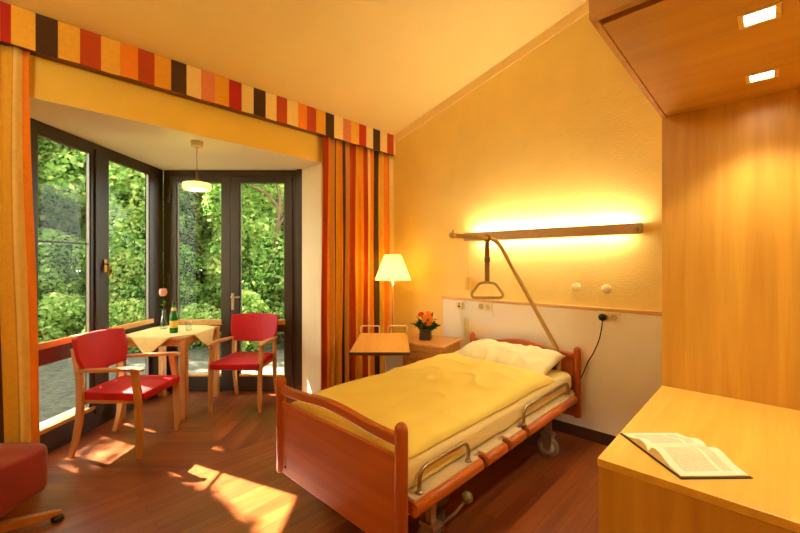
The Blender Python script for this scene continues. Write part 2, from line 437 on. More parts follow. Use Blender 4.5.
door = bpy.data.objects.new('door_1', None); COL.objects.link(door); st(door, 'dark framed double glass door in the bay')
door.location = (*RF(0, 4.25), 0); door.rotation_euler = (0, 0, TH)             # local x -> R, local y -> F
m = MB()
D = [(-2.455, -1.955), (-1.763, -1.263)]
m.box(-2.60, -2.53, .0, .09, 0, ZB); m.box(-1.175, -.985, 0, .09, 0, ZB); m.box(-2.53, -1.175, 0, .09, 2.36, ZB)
m.box(-1.12, -.985, -.05, 0, 0, ZB)
m.build('door_frame', MAT['dark'], door, bevel=.004)
for i, (xa, xb) in enumerate(D):
    m = MB(); l, r = (-2.528, -1.858) if i == 0 else (-1.854, -1.178)
    m.box(l, xa, -.012, .06, .01, 2.355); m.box(xb, r, -.012, .06, .01, 2.355)
    for za, zb in ((.01, .17), (.659, .7356), (2.294, 2.355)): m.box(xa, xb, -.012, .06, za, zb)
    lf = m.build('door_leaf', MAT['dark'], door, bevel=.004)
    pane_set(lf, xa, xb, .7356, 2.294); pane_set(lf, xa, xb, .17, .659)
    m = MB(); m.box(xa-.01, xb+.01, -.03, .01, .7356, .79); m.build('door_ledge', MAT['ledge'], lf, bevel=.003)
    m = MB(); m.box(xa, xb, -.016, .026, .17, .192); m.build('lower_ledge', MAT['ledge'], lf, bevel=.003)
    if i == 0:
        for z in (2.15, 1.226, .3):
            m = MB(); m.tube([(-2.522,-.03,z-.075),(-2.522,-.03,z+.075)], .013); m.box(-2.545,-2.50,-.03,-.012,z-.05,z-.02); m.box(-2.545,-2.50,-.03,-.012,z+.02,z+.05)
            m.build('hinge', MAT['dark'], lf)
    else:
        m = MB(); m.box(-1.845, -1.815, -.02, -.012, .90, 1.08)
        m.tube(arc_pts([(-1.83,-.015,1.04),(-1.83,-.065,1.04),(-1.735,-.065,1.04)], .015), .010); m.box(-1.838,-1.822,-.03,-.02,.925,.955)
        m.build('door_handle', MAT['steel'], lf)

# ------------------------------------------------------------------ valance and curtains
def yfromu(u, x=-3.2):
    a = (u-400)/387; return -x*(.723+.691*a)/(.691-.723*a)
bnd = [(0,'red'),(11,'yellow'),(35.5,'brown'),(58,'yellow'),(80,'rust'),(101,'yellow'),(120,'orange'),(138,'rust'),(154.5,'gold'),(171,'brown'),(186.5,'cream'),(201,'salmon'),(215,'gold'),(229,'red'),(241.5,'cream'),(253.5,'brown'),(265.5,'cream'),(276.5,'rust'),(287,'cream'),(298,'orange'),(307,'rust'),(316,'gold'),(325.5,'brown'),(334,'cream'),(343,'salmon'),(351,'yellow'),(359,'red'),(366,'cream'),(373,'brown'),(380,'cream'),(387,'rust'),(393.5,'cream')]
keys = list(STR)
ys = [(yfromu(u), c) for u, c in bnd]
y = ys[0][0]-.0; pre = []
for c in ('yellow', 'orange', 'brown', 'cream', 'salmon', 'gold'):
    y -= .1; pre.insert(0, (y, c))
ys = pre+[(ys[0][0], 'red')]+ys[1:]
VZ = 2.683
root = thing('valance', 'long striped fabric valance under the sloping ceiling, above the bay opening', 'valance', (-3.2, 1.3, VZ))
m = MB(); o = (-3.2, 1.3, VZ)
for i, (ya, c) in enumerate(ys):
    yb = ys[i+1][0] if i+1 < len(ys) else YH-.001
    nseg = max(1, int((yb-ya)/.03))
    for k in range(nseg):
        p, q = ya+(yb-ya)*k/nseg, ya+(yb-ya)*(k+1)/nseg
        zz = VZ+.0025*math.sin(p*21); zz2 = VZ+.0025*math.sin(q*21)
        m.add([(-3.2,p,zz),(-3.2,q,zz2),(-3.2,q,2.912),(-3.2,p,2.912)], [(0,1,2,3)], keys.index(c))
m.build('valance_cloth', [STR[k] for k in keys], root, o, solid=.006)
m = MB(); m.box(XW+.001, -3.206, ys[0][0], YH-.002, VZ+.004, VZ+.022); m.build('pelmet_board', wood('pelmet board', '#6a3a18', '#7c4a20', 'y'), root, o)

def curtain(name, label, spans, ybase, ztop, zbot, flare, amp, lab2=None):
    """spans: list of (colour, width) across visible cloth; each becomes part of the fold profile"""
    root = None
    tot = sum(w for _, w in spans); prof = []; cols = []
    n = 0; s = 0
    # fold profile
    per = .085
    N_ = int(tot/.006)
    edges = []; acc = 0
    for c, w in spans: edges.append((acc, acc+w, c)); acc += w
    def colr(t):
        q = t*tot
        for a_, b_, c in edges:
            if q < b_: return keys.index(c)
        return keys.index(edges[-1][2])
    ph = random.random()*6
    def fn(t, v):
        q = t*tot; z = ztop+(zbot-ztop)*v
        k = .55+.45*v
        xx = -3.243+amp*k*(.75*math.sin(2*math.pi*q/per+ph+.8*math.sin(q*9)) + .25*math.sin(2*math.pi*q/(per*.53)+1.3*v))
        yy = ybase+q + flare*(v**1.6)*(t-.5)*2 + .010*math.sin(2*math.pi*q/per*1.0+ph+1.5)*k + .006*math.sin(v*7+q*20)
        return (xx, yy, z)
    m = MB(); m.grid(fn, N_, 26, 0, True, lambda i, j: colr(i+.5/N_))
    ob = m.build(name, [STR[k] for k in keys], None, (-3.243, ybase+tot/2, zbot), solid=.003)
    return tag(ob, label, 'curtain')
right_sp = []
pr = [(322,'rust'),(327,'orange'),(330,'tan'),(334,'brown'),(337,'gold'),(340,'orange'),(343,'brown'),(346,'tan'),(349,'rust'),(355,'gold'),(361,'orange'),(364,'rust'),(367,'cream'),(370,'orange'),(373,'brown'),(380,'yellow'),(385,'orange'),(387,'rust'),(389,'cream'),(393.2,None)]
for i in range(len(pr)-1): right_sp.append((pr[i][1], yfromu(pr[i+1][0], -3.243)-yfromu(pr[i][0], -3.243)))
curtain('curtain', 'striped floor length curtain gathered between the glass door and the bed wall', right_sp, yfromu(322, -3.243), VZ+.006, .03, .02, .030)
left_sp = [('brown',.10),('cream',.06),('rust',.05),('tan',.06),('red',.09),('brown',.02),('yellow',.045),('tan',.014),('cream',.04),('orange',.03)]
wl = sum(w for _, w in left_sp)
curtain('curtain', 'striped floor length curtain at the left edge, beside the red stool', left_sp, .145-wl, VZ+.006, .03, .05, .028)

# ------------------------------------------------------------------ chairs
def make_chair(label):
    t = thing('armchair', label, 'chair')
    for s in (-1, 1):
        m = MB(); m.bar([(s*.235,-.235,0),(s*.235,-.238,.15),(s*.235,-.225,.45),(s*.233,-.195,.632)], .05, .034, (0,1,0), scales=[.72,.9,1,.95])
        m.build('front_leg', MAT['beech'], t, bevel=.004)
        m = MB(); m.bar([(s*.215,.275,0),(s*.215,.245,.11),(s*.215,.218,.25),(s*.215,.205,.42),(s*.215,.215,.58),(s*.215,.243,.72),(s*.213,.262,.79)], .045, .03, (0,1,0), scales=[.8,.9,1,1.05,1,.85,.7])
        m.build('rear_leg', MAT['beech'], t, bevel=.004)
        m = MB()
        P = [(s*.222,.225,.628),(s*.232,.10,.632),(s*.242,-.06,.64),(s*.246,-.20,.643),(s*.246,-.265,.638)]
        m.bar(P, .024, .05, (0,0,1), scales=[.85,1,1.1,1.1,.8]); m.build('armrest', MAT['beechy'], t, bevel=.005)
    m = MB(); m.box(-.2,.2,.17,.20,.375,.408); m.box(-.21,.21,-.19,-.165,.385,.408)
    for s in (-1, 1): m.box(s*.2-.012,s*.2+.012,-.215,.20,.385,.408)
    m.build('seat_frame', MAT['beech'], t, bevel=.003)
    m = MB()
    def seat(i, j):
        a = (i-.5)*2; w = .235-.03*j
        return (a*w, -.262+.47*j, .468+.008*(1-a*a)*math.sin(math.pi*j)+ .006*j)
    m.grid(seat, 12, 12); 
    def seatb(i, j):
        a = (i-.5)*2; w = .235-.03*j
        return (a*w, -.262+.47*j, .407)
    m.grid(seatb, 12, 12)
    for k in range(12):
        p, q = k/12, (k+1)/12
        for e in (0, 1):
            m.add([seat(e,p),seat(e,q),seatb(e,q),seatb(e,p)], [(0,1,2,3)]); m.add([seat(p,e),seat(q,e),seatb(q,e),seatb(p,e)], [(0,1,2,3)])
    m.build('seat', MAT['red'], t, bevel=.012)
    m = MB()
    def back(d):
        def fn(i, j):
            a = (i-.5)*2; z = .60+.26*j
            w = .195+.05*min(1, j/.38)**.8 + .004*j
            arch = .012*(1-a*a)
            zz = .60+(.26+arch)*j - (1-j)*(.018*(1-a*a) - .0)
            return (a*w, .218+.055*j - .05*a*a*1.0 + d + .01, zz)
        return fn
    f0, f1 = back(-.016), back(.016)
    m.grid(f0, 16, 14); m.grid(f1, 16, 14)
    for k in range(16):
        p, q = k/16, (k+1)/16
        for e in (0, 1): m.add([f0(p,e),f0(q,e),f1(q,e),f1(p,e)], [(0,1,2,3)])
    for k in range(14):
        p, q = k/14, (k+1)/14
        for e in (0, 1): m.add([f0(e,p),f0(e,q),f1(e,q),f1(e,p)], [(0,1,2,3)])
    m.build('backrest', MAT['red'], t, bevel=.006)
    return t
c1 = make_chair('red padded armchair with its back against the glass door')
c2 = copy_tree(c1); c2['label'] = 'red padded armchair with its back to the bay window, left of the table'
c1['group'] = c2['group'] = 'red armchairs at the bay table'
c1.location = (*RF(-1.545, 3.88), 0); c1.rotation_euler = (0, 0, TH-.03)
c2.location = (-3.63+.015, .722+.005, 0); c2.rotation_euler = (0, 0, TH+math.pi/2-.0)

# ------------------------------------------------------------------ small table in the bay
tb = thing('side_table', 'small square wooden table with a yellow cloth standing between the red armchairs', 'table', (*RF(-2.235, 3.80), 0), TH)
m = MB(); m.box(-.315, .315, -.335, .335, .715, .742); m.build('tabletop', MAT['beechy'], tb, bevel=.004)
m = MB()
for a in (-1, 1): m.box(-.27, .27, a*.29-.01, a*.29+.01, .655, .715); m.box(a*.27-.01, a*.27+.01, -.29, .29, .655, .715)
m.build('apron', MAT['beechy'], tb)
for a in (-1, 1):
    for b2 in (-1, 1):
        m = MB(); m.box(a*.283-.028, a*.283+.028, b2*.303-.028, b2*.303+.028, 0, .714); m.build('leg', MAT['beech'], tb, bevel=.005)
# cloth: square turned 45 degrees, corners hang over the edges
m = MB()
hd = .52
def cloth(i, j):
    p, q = (i-.5)*2, (j-.5)*2
    x = (p-q)*hd/2*1.0; yv = (p+q)*hd/2*1.0
    ex, ey = .319, .339
    z = .7445
    ox, oy = abs(x)-ex, abs(yv)-ey
    if ox > 0: z -= ox*.93; x = math.copysign(ex+ox*.28, x)
    if oy > 0: z -= oy*.93; yv = math.copysign(ey+oy*.28, yv)
    return (x, yv, z+.002*math.sin(p*9+q*5) * (1 if z < .74 else .3))
m.grid(cloth, 60, 60)
cl = m.build('tablecloth', MAT['clothm'], None, (0,0,0), solid=.002)
cl.location = (*RF(-2.235, 3.80), .0015); cl.rotation_euler = (0, 0, TH)
tag(cl, 'yellow cloth laid cornerwise over the small bay table', 'tablecloth')
TZ = .7485
# bottle
bo = thing('bottle', 'green glass water bottle with a paper label on the bay table', 'bottle', (*RF(-2.15, 3.68), TZ))
m = MB(); m.lathe([(0,0),(.033,0),(.036,.006),(.036,.15),(.033,.175),(.019,.225),(.0145,.245),(.0145,.272),(0,.272)]); m.build('bottle_body', MAT['bottle'], bo)
m = MB(); m.lathe([(.0364,.05),(.0368,.051),(.0368,.115),(.0364,.116)]); m.build('label', flat('yellow paper label', '#e6c64e', .7), bo)
m = MB(); m.lathe([(.0195,.222),(.0225,.206),(.0262,.206),(.0215,.224),(.0172,.238),(.0165,.236)]); m.build('neck_label', flat('cream neck label', '#e8cf8a', .7), bo)
m = MB(); m.lathe([(0,.27),(.0165,.27),(.0165,.288),(.0155,.29),(0,.29)]); m.build('cap', flat('dark green cap', '#1d3d2c', .4), bo)
# bud vase with rose
va = thing('bud_vase', 'slim clear glass bud vase holding a pink rose on the bay table', 'vase', (*RF(-2.375, 3.89), TZ))
m = MB(); m.lathe([(0,.004),(.034,.0),(.037,.01),(.033,.05),(.02,.12),(.016,.16),(.02,.195),(.0185,.195),(.0145,.16),(.018,.12),(.030,.05),(.033,.012),(0,.008)]); m.build('vase_glass', MAT['clear'], va)
ro = thing('rose', 'pink rose with green leaves standing in the slim glass vase', 'flower', (*RF(-2.375, 3.89), TZ+.02))
m = MB(); m.tube([(0,0,0),(.002,0,.12),(.006,-.004,.25),(.014,-.006,.325)], .003, 6); m.build('stem', MAT['leafd'], ro)
m = MB()
for k in range(24):
    ring = k/23; a = k*2.4; rr = .010+.030*ring; ct = Vector((.014,-.006,.350)); half = .75-.15*ring; top = .15+.55*ring
    def pet(i, j, a=a, rr=rr, half=half, top=top):
        u = (i-.5)*2; th_ = 2.6-(2.6-top)*j; ph_ = a+u*half*(.5+.5*math.sin(math.pi*(.15+.6*j)))/max(.55, math.sin(th_))
        q = rr*(1+.22*max(0, j-.75)/.25*(.3+ring*.7)-.04*u*u)
        return ct+Vector((q*math.sin(th_)*math.cos(ph_), q*math.sin(th_)*math.sin(ph_), q*math.cos(th_)*1.05-.004*ring))
    m.grid(pet, 5, 6)
m.build('blossom', MAT['pink'], ro, fix=False)
def leaf_blades(m, specs):
    for base, dirv, L_, W_, *rl in specs:
        d = Vector(dirv).normalized(); sd = d.cross(Vector((0,0,1)))
        if sd.length < .01: sd = Vector((1,0,0))
        sd.normalize()
        if rl: sd = Matrix.Rotation(rl[0], 3, d) @ sd
        up = sd.cross(d)
        B = Vector(base)
        def fn(i, j):
            u = (i-.5)*2; w = W_*math.sin(math.pi*min(.98, j**.8))+.0005
            return B+d*L_*j+sd*u*w+up*(-.25*L_*j*j+.12*W_*abs(u))
        m.grid(fn, 2, 5)
rlm = leafmat('rose leaf', '#4c8a3a', .3)
for sp_ in ([((.006,0,.22),(1,.2,.5),.06,.014),((.006,0,.21),(-1,-.3,.5),.065,.015),((.004,0,.17),(-.6,-.8,.3),.06,.014),((.01,0,.27),(.5,-.8,.4),.05,.013),((.006,0,.24),(-.9,.4,.6),.05,.013)]):
    m = MB(); leaf_blades(m, [sp_]); m.build('rose_leaf', rlm, ro, fix=False)
for (r_, f_), lab in (((-2.075, 3.80), 'clear drinking glass on the bay table, right of the green bottle'),):
    m = MB(); m.lathe([(0,.0),(.027,.0),(.033,.085),(.0315,.085),(.0255,.006),(0,.006)])
    gl = m.build('drinking_glass', MAT['clear'], None); gl.location = (*RF(r_, f_), TZ); tag(gl, lab, 'glass')

# ------------------------------------------------------------------ pendant lamp in the bay
pd = thing('pendant_lamp', 'small pendant lamp with a ribbed glass disc hanging in the bay', 'lamp', (*RF(-1.70, 3.24), ZB))
m = MB(); m.lathe([(0,0),(.047,0),(.047,-.045),(.04,-.052),(0,-.052)]); m.build('ceiling_rose', flat('beige canopy', '#cbb287', .4), pd)
m = MB(); m.tube([(0,0,-.05),(0,0,-.33)], .0035, 8); m.build('cord', flat('beige cord', '#a8905c', .5), pd)
m = MB(); m.lathe([(0,-.26),(.009,-.26),(.010,-.325),(.032,-.335),(.034,-.36),(0,-.36)]); m.build('lamp_holder', MAT['brass'], pd)
m = MB()
pr_ = []
m.lathe([(.02,-.352),(.104,-.356),(.109,-.366),(.109,-.40),(.10,-.412),(.095,-.412),(.103,-.40),(.103,-.37),(.02,-.36)], seg=48)
m.build('glass_disc', MAT['frost'], pd)
m = MB(); m.lathe([(0,-.405),(.06,-.405),(.06,-.41),(0,-.412)]); m.build('bulb', emit('pendant bulb', (1,.92,.75), 10), pd)

# ------------------------------------------------------------------ footstool at left edge
cx_, cy_ = RF(-2.13, 1.83)
fs = thing('upholstered_stool', 'wine red upholstered seat on a wooden swivel foot at the left edge of the photo', 'stool', (cx_, cy_, 0), TH)
m = MB()
def cush(i, j):
    a = 2*math.pi*i
    # superellipse section stacked in j
    e = 8.0
    c_, s_ = math.cos(a), math.sin(a)
    rr = (abs(c_)**e+abs(s_)**e)**(-1/e)
    zz = [(.21,.85),(.215,.985),(.24,1.0),(.40,1.0),(.425,.992),(.435,.975),(.443,.9),(.452,.6),(.456,.25),(.457,0)]
    k = j*(len(zz)-1); q = int(min(k, len(zz)-2)); w = k-q
    z = zz[q][0]*(1-w)+zz[q+1][0]*w; sc = zz[q][1]*(1-w)+zz[q+1][1]*w
    return (.268*rr*c_*sc, .262*rr*s_*sc, z + .004*math.sin(a*5+j*3))
m.grid(cush, 96, 18)
m.add([cush(k/96, 0) for k in range(96)], [tuple(range(96))])
m.build('seat', MAT['darkred'], fs)
m = MB(); m.lathe([(.20,.20),(.20,.212)], seg=4); m.lathe([(.022,.07),(.02,.12),(.024,.21)]); m.build('column', MAT['beech'], fs)
for k in range(4):
    a = math.radians(48+90*k); d = Vector((math.cos(a), math.sin(a), 0))
    m = MB(); m.bar([d*.02+Vector((0,0,.075)), d*.2+Vector((0,0,.066)), d*.36+Vector((0,0,.045)), d*.40+Vector((0,0,.04))], .045, .05, (0,0,1), scales=[1,.95,.7,.5])
    lg = m.build('leg', MAT['beech'], fs, bevel=.006)
    m = MB(); m.lathe([(0,0),(.026,0),(.03,.008),(.028,.02),(.015,.028),(0,.03)], c=tuple(d*.385)); m.build('glide', MAT['black'], lg)

# ------------------------------------------------------------------ bed
BO = (-1.57, 2.15, 0)
bed = thing('hospital_bed', 'wooden care bed with cherry end boards, side rails and a trapeze pole', 'bed', BO)
def W(m, name, mat, parent=bed, bevel=0, **k): return m.build(name, mat, parent, BO, bevel, **k)
def arch(z0, z1, rise, x0, x1, n=28):
    top, bot = [], []
    for i in range(n+1):
        t = i/n; e = .5-.5*math.cos(2*math.pi*min(1, max(0, (t-.08)/.84)))
        x = x0+(x1-x0)*t
        top.append((x, z1+rise*e)); bot.append((x, z0+rise*.95*e))
    return top, bot
def end_board(yc, name, gap, zp):
    g = bpy.data.objects.new(name, None)
    for s_, x in ((0, -2.05), (1, -1.09)):
        m = MB(); m.lathe([(0,.20),(.022,.20),(.028,.208),(.028,.715),(.026,.733),(.019,.745),(.009,.751),(0,.752)], c=(x, yc, 0), seg=20)
        W(m, 'bed_post', MAT['bedpost'])
    m = MB(); m.box(-2.025, -1.115, yc-.012, yc+.012, .205, zp); pn = W(m, name, MAT['bedwood'], bevel=.004)
    for x in (-1.985, -1.155):
        for z in (.25,):
            m = MB(); m.lathe([(0,-.004),(.008,-.004),(.008,.001),(0,.001)], c=(x, yc-.0125, z), axis='y', seg=12); W(m, 'bolt_cap', MAT['black'], pn) if False else m.build('bolt_cap', MAT['black'], pn, BO)
    top, bot = arch(.655 if gap else zp-.01, .70, .026 if gap else .045, -2.03, -1.11)
    m = MB(); m.prism(top[::-1]+bot, yc-.018, yc+.018, 'y'); W(m, 'top_rail', MAT['bedwood'], bevel=.007)
end_board(1.148, 'foot_panel', True, .61)
end_board(3.15, 'head_panel', False, .66)
# frame
m = MB()
m.box(-1.135, -1.10, 1.17, 3.12, .34, .40); m.box(-2.04, -2.005, 1.17, 3.12, .34, .40)
for y in (1.22, 1.7, 2.2, 2.7, 3.06): m.box(-2.02, -1.12, y-.02, y+.02, .345, .385)
m.box(-1.75,-1.69,1.3,3.0,.27,.34); m.box(-1.45,-1.39,1.3,3.0,.27,.34)
W(m, 'chassis', MAT['cream'], bevel=.003)
m = MB(); m.box(-2.03, -1.105, 1.19, 3.10, .40, .42); W(m, 'slat_base', MAT['cream'])
segs = [(1.19, 1.70), (1.742, 1.945), (1.987, 2.17), (2.215, 3.0)]
for sx in (-1.068, -2.072):
    for ya, yb in segs:
        m = MB()
        sec = rrect(.058, .062, .022)
        m.sweep([(sx, ya, .386), (sx, yb, .386)], sec, up=(0,0,1)); r_ = W(m, 'side_rail', MAT['bedrail'])
        m = MB(); xi = sx-.028 if sx > -1.5 else sx+.028
        m.box(min(sx-.02,xi-.02) if sx > -1.5 else sx-.0, sx+.006 if sx > -1.5 else xi+.02, ya+.01, yb-.01, .405, .4225); W(m, 'rail_strip', MAT['cream'])
    for ya, yb in ((1.25, 1.62), (2.215, 2.93)):
        xh = sx+(-.012 if sx > -1.5 else .012)
        m = MB(); m.tube(arc_pts([(xh, ya, .40), (xh, ya, .525), (xh, yb, .525), (xh, yb, .40)], .055), .0095, 10)
        m.lathe([(.016,.42),(.018,.425),(.012,.435)], c=(xh,ya,0), seg=12); m.lathe([(.016,.42),(.018,.425),(.012,.435)], c=(xh,yb,0), seg=12)
        W(m, 'side_handle', MAT['chrome'])
# joints between rail segments
for sx in (-1.078, -2.062):
    for ya, yb in ((1.695,1.747),(1.94,1.992),(2.165,2.22)):
        m = MB(); m.tube([(sx,ya,.38),(sx,yb,.38)], .02, 10); W(m, 'rail_joint', MAT['black'])
# casters
for i, (x, y) in enumerate(((-1.165, 1.43), (-1.165, 2.78), (-1.975, 1.43), (-1.975, 2.78))):
    m = MB(); m.lathe([(.045,-.018),(.068,-.018),(.075,-.011),(.075,.011),(.068,.018),(.045,.018)], c=(x, y, .0755), axis='y', seg=24); W(m, 'caster_wheel', MAT['rubber'])
    w_ = bed
    m = MB(); m.lathe([(0,-.021),(.05,-.021),(.05,.021),(0,.021)], c=(x, y, .0755), axis='y', seg=20); W(m, 'caster_hub', MAT['cream'])
    m = MB()
    m.prism([(x-.03,.06),(x+.03,.06),(x+.04,.17),(x-.04,.17)], y-.029, y-.022, 'y'); m.prism([(x-.03,.06),(x+.03,.06),(x+.04,.17),(x-.04,.17)], y+.022, y+.029, 'y')
    m.box(x-.045, x+.045, y-.034, y+.034, .158, .18); m.box(x-.02, x+.02, y-.02, y+.02, .16, .345); W(m, 'caster_fork', MAT['steel'], bevel=.003)
# pedal levers at the foot end
m = MB(); m.tube([(-1.16,1.50,.13),(-1.115,1.56,.18),(-1.085,1.605,.235)], .008, 8); m.tube([(-1.95,1.43,.13),(-1.16,1.50,.13)], .012, 8)
W(m, 'brake_lever', MAT['steel'])
m = MB(); m.lathe([(0,-.03),(.022,-.024),(.028,0),(.022,.022),(0,.026)], c=(-1.08,1.61,.25), seg=14, M=Matrix.Rotation(.7,3,'X')); W(m, 'pedal', flat('olive pedal pad', '#8a7a42', .4))
m = MB(); m.box(-1.5,-1.18,1.46,1.6,.19,.30); m.box(-1.19,-1.15,1.45,1.53,.10,.20); W(m, 'lift_motor', flat('dark grey motor housing', '#5a5148', .5), bevel=.01)
# trapeze pole
m = MB()
tip, elb, bs = Vector((-1.632,2.246,1.604)), Vector((-1.612,2.83,1.604)), Vector((-1.222,3.112,.70))
m.tube([Vector((-1.222,3.112,.40))]+arc_pts([bs, elb, tip], .11, 10), .0165, 12); W(m, 'trapeze_pole', MAT['polec'])
m = MB(); m.tube([tip+Vector((0,-.012,0)), tip+Vector((0,.02,0))], .020, 12); m.tube([tip+Vector((0,.01,.0)), tip+Vector((0,.01,.04))], .006, 8); W(m, 'pole_end_cap', MAT['polec'])
m = MB(); m.tube([bs+Vector((0,0,-.34)), bs+Vector((0,0,-.06))], .022, 12); W(m, 'pole_sleeve', MAT['steel'])
# grab handle
hp = tip.lerp(elb, .78); hp.z -= 0
gh = thing('grab_handle', 'triangular beige grab handle hanging by a strap above the bed', 'handle', tuple(hp))
m = MB(); m.tube([Vector((.0,-.012,.0))+Vector((.023*math.cos(a_), 0, .023*math.sin(a_))) for a_ in [2*math.pi*k/16 for k in range(16)]], .008, 6, closed=True)
m.bar([(0,-.012,-.02),(0,-.012,-.345)], .036, .006, tuple(Matrix.Rotation(TH, 3, 'Z') @ Vector((1,0,0)))); m.build('strap', MAT['strap'], gh)
m = MB(); bkm = flat('brown buckle', '#6e5028', .5)
m.box(-.02,.02,-.026,.002,-.19,-.15); m.build('buckle', bkm, gh, bevel=.006)
m = MB(); m.box(-.017,.017,-.024,0,-.075,-.035); m.build('buckle', bkm, gh, bevel=.006)
hang = Matrix.Rotation(TH-.05, 3, 'Z')
m = MB(); pts = arc_pts([(.012,0,-.35),(.06,0,-.355),(.125,0,-.44),(.112,0,-.472),(-.112,0,-.472),(-.125,0,-.44),(-.06,0,-.355),(-.012,0,-.35)], .06, 6)
m.tube([hang @ Vector(p)+Vector((0,-.012,0)) for p in pts], .0105, 8, closed=True); gm = m.build('grip', MAT['grip'], gh)
m = MB(); m.tube([hang @ Vector((x_*.1, 0, -.472))+Vector((0,-.012,0)) for x_ in [k/10-1 for k in range(21)]], .0125, 10, scales=[1.0+.09*(k % 2) for k in range(21)]); m.build('grip_sleeve', MAT['grip'], gh)

# mattress, duvet, pillow
def superbox(x0,x1,y0,y1,z0,z1,r,wr,seed=0,nx=40,ny=70,nz=8):
    """rounded block as six grids, noise wrinkles"""
    m = MB(); c = Vector(((x0+x1)/2,(y0+y1)/2,(z0+z1)/2)); h = Vector(((x1-x0)/2,(y1-y0)/2,(z1-z0)/2))
    def P(p):
        q = Vector(p)
        inner = Vector([max(-(h[k]-r), min(h[k]-r, q[k])) for k in range(3)])
        d = q-inner
        if d.length > 1e-9: q = inner+d.normalized()*min(r, d.length if d.length < r else r)
        n = noise.noise((q+c)*4+Vector((seed,0,0)))*wr + noise.noise(Vector(((q.x+c.x)*9,(q.y+c.y)*5,(q.z+c.z)*14))+Vector((seed,3,0)))*wr*.6
        dd = d.normalized() if d.length > 1e-9 else Vector((0,0,0))
        return c+q+dd*n
    for ax in range(3):
        a1, a2 = [(1,2),(0,2),(0,1)][ax]
        nn = [nx, ny, nz]
        for sg in (-1, 1):
            def fn(i, j):
                p = [0,0,0]; p[ax] = sg*h[ax]; p[a1] = (i*2-1)*h[a1]; p[a2] = (j*2-1)*h[a2]
                return P(p)
            m.grid(fn, nn[a1], nn[a2])
    return m
m = superbox(-2.035,-1.107,1.185,3.10,.421,.562,.045,.006,2,nz=10)
mt = m.build('mattress', MAT['sheet'], None, (-1.57,2.15,.421)); tag(mt, 'mattress in a pale yellow fitted sheet lying on the care bed', 'mattress')
m = MB()
dx0, dx1, dy0, dy1 = -2.075, -1.118, 1.215, 2.775
def duv(top):
    def fn(i, j):
        a, b_ = (i-.5)*2, (j-.5)*2
        x = (dx0+dx1)/2+a*(dx1-dx0)/2; y = (dy0+dy1)/2+b_*(dy1-dy0)/2
        x += .012*noise.noise(Vector((y*3.1, a*2, 4))) ; y += .015*noise.noise(Vector((x*4, b_*2, 9)))
        ed = max(0, (1-abs(a)**7))*max(0, (1-abs(b_)**9))
        k = ed**.5
        zb = .5635
        # drape over left and right edge
        if top:
            hgt = .045+.035*(j**1.4)+.022*(1-i)*j**3
            wr = .014*noise.noise(Vector((x*3.2+y*1.5, y*2.2, 1)))+.0055*noise.noise(Vector((x*11+y*3, y*5-x*4, 5)))+.011*(1-abs(noise.noise(Vector((x*2+y*2.6, y*1.3-x*3.4, 13)))))**6
            z = zb+k*(hgt+wr*1.3)+.003
        else:
            z = zb+.0
        return (x, y, z)
    return fn
m.grid(duv(True), 90, 120); m.grid(duv(False), 90, 120)
ft, fb = duv(True), duv(False)
for k in range(90):
    for e in (0, 1): m.add([ft(k/90,e),ft((k+1)/90,e),fb((k+1)/90,e),fb(k/90,e)], [(0,1,2,3)], 0, True)
for k in range(120):
    for e in (0, 1): m.add([ft(e,k/120),ft(e,(k+1)/120),fb(e,(k+1)/120),fb(e,k/120)], [(0,1,2,3)], 0, True)
dv = m.build('duvet', MAT['duvet'], None, (-1.6,2.0,.56)); tag(dv, 'smooth yellow duvet covering the lower two thirds of the bed', 'duvet')
m = MB()
PW, PD, PT = .415, .245, .092
pm = Matrix.Rotation(math.radians(12), 3, 'X')
def pil(sg):
    def fn(i, j):
        a, b_ = (i-.5)*2, (j-.5)*2
        x = a*PW*(1-.07*(1-abs(b_))**0*b_*b_*0-.035*(1-b_*b_)); y = b_*PD*(1-.06*(1-a*a))
        h = PT*(max(0, 1-abs(a)**3.2)*max(0, 1-abs(b_)**2.6))**.55
        wr = .013*noise.noise(Vector((x*7, y*6, sg*3)))+.016*(1-abs(noise.noise(Vector((x*9+y*3, y*5-x*5, 7+sg)))))**4
        z = sg*h*(1 if sg > 0 else .75)+wr*min(1, h/.03)
        q = pm @ Vector((x, y, z)); return (-1.575+q.x, 2.868+q.y, .625+q.z)
    return fn
m.grid(pil(1), 70, 46); m.grid(pil(-1), 70, 46)
po = m.build('pillow', MAT['pillow'], None, (-1.6,2.9,.56)); tag(po, 'creased pale yellow pillow propped against the headboard', 'pillow')

# ------------------------------------------------------------------ nightstand, flowers
nz = .68
NO = (-2.33, 2.855, 0)
ns = thing('nightstand', 'beech nightstand with drawers between the bed head and the floor lamp', 'nightstand', NO, math.radians(14))
m = MB(); m.box(-.255,.235,-.235,.235,nz-.026,nz); m.build('top', MAT['nightwood'], ns, bevel=.006)
m = MB(); m.box(-.235,.215,-.215,.225,.10,nz-.026); m.build('body', MAT['nightwood'], ns, bevel=.003)
for z0, z1 in ((.545,.64),(.435,.535),(.12,.425)):
    m = MB(); m.box(-.225,.205,-.233,-.216,z0,z1); d_ = m.build('drawer' if z0 > .4 else 'door', MAT['nightwood'], ns, bevel=.004)
    m = MB(); m.tube(arc_pts([(-.09,-.232,z1-.03),(-.09,-.255,z1-.03),(.07,-.255,z1-.03),(.07,-.232,z1-.03)], .012), .005, 8); m.build('handle', MAT['steel'], d_)
for a_ in (-1,1):
    for b_ in (-1,1):
        m = MB(); m.lathe([(.012,-.012),(.03,-.012),(.034,-.006),(.034,.006),(.03,.012),(.012,.012)], c=(a_*.18-.01,b_*.17,.034), axis='x', seg=16); m.box(a_*.18-.03,a_*.18+.01,b_*.17-.02,b_*.17+.02,.066,.10); m.build('caster', MAT['rubber'], ns)
FO = (-2.375, 2.84, nz)
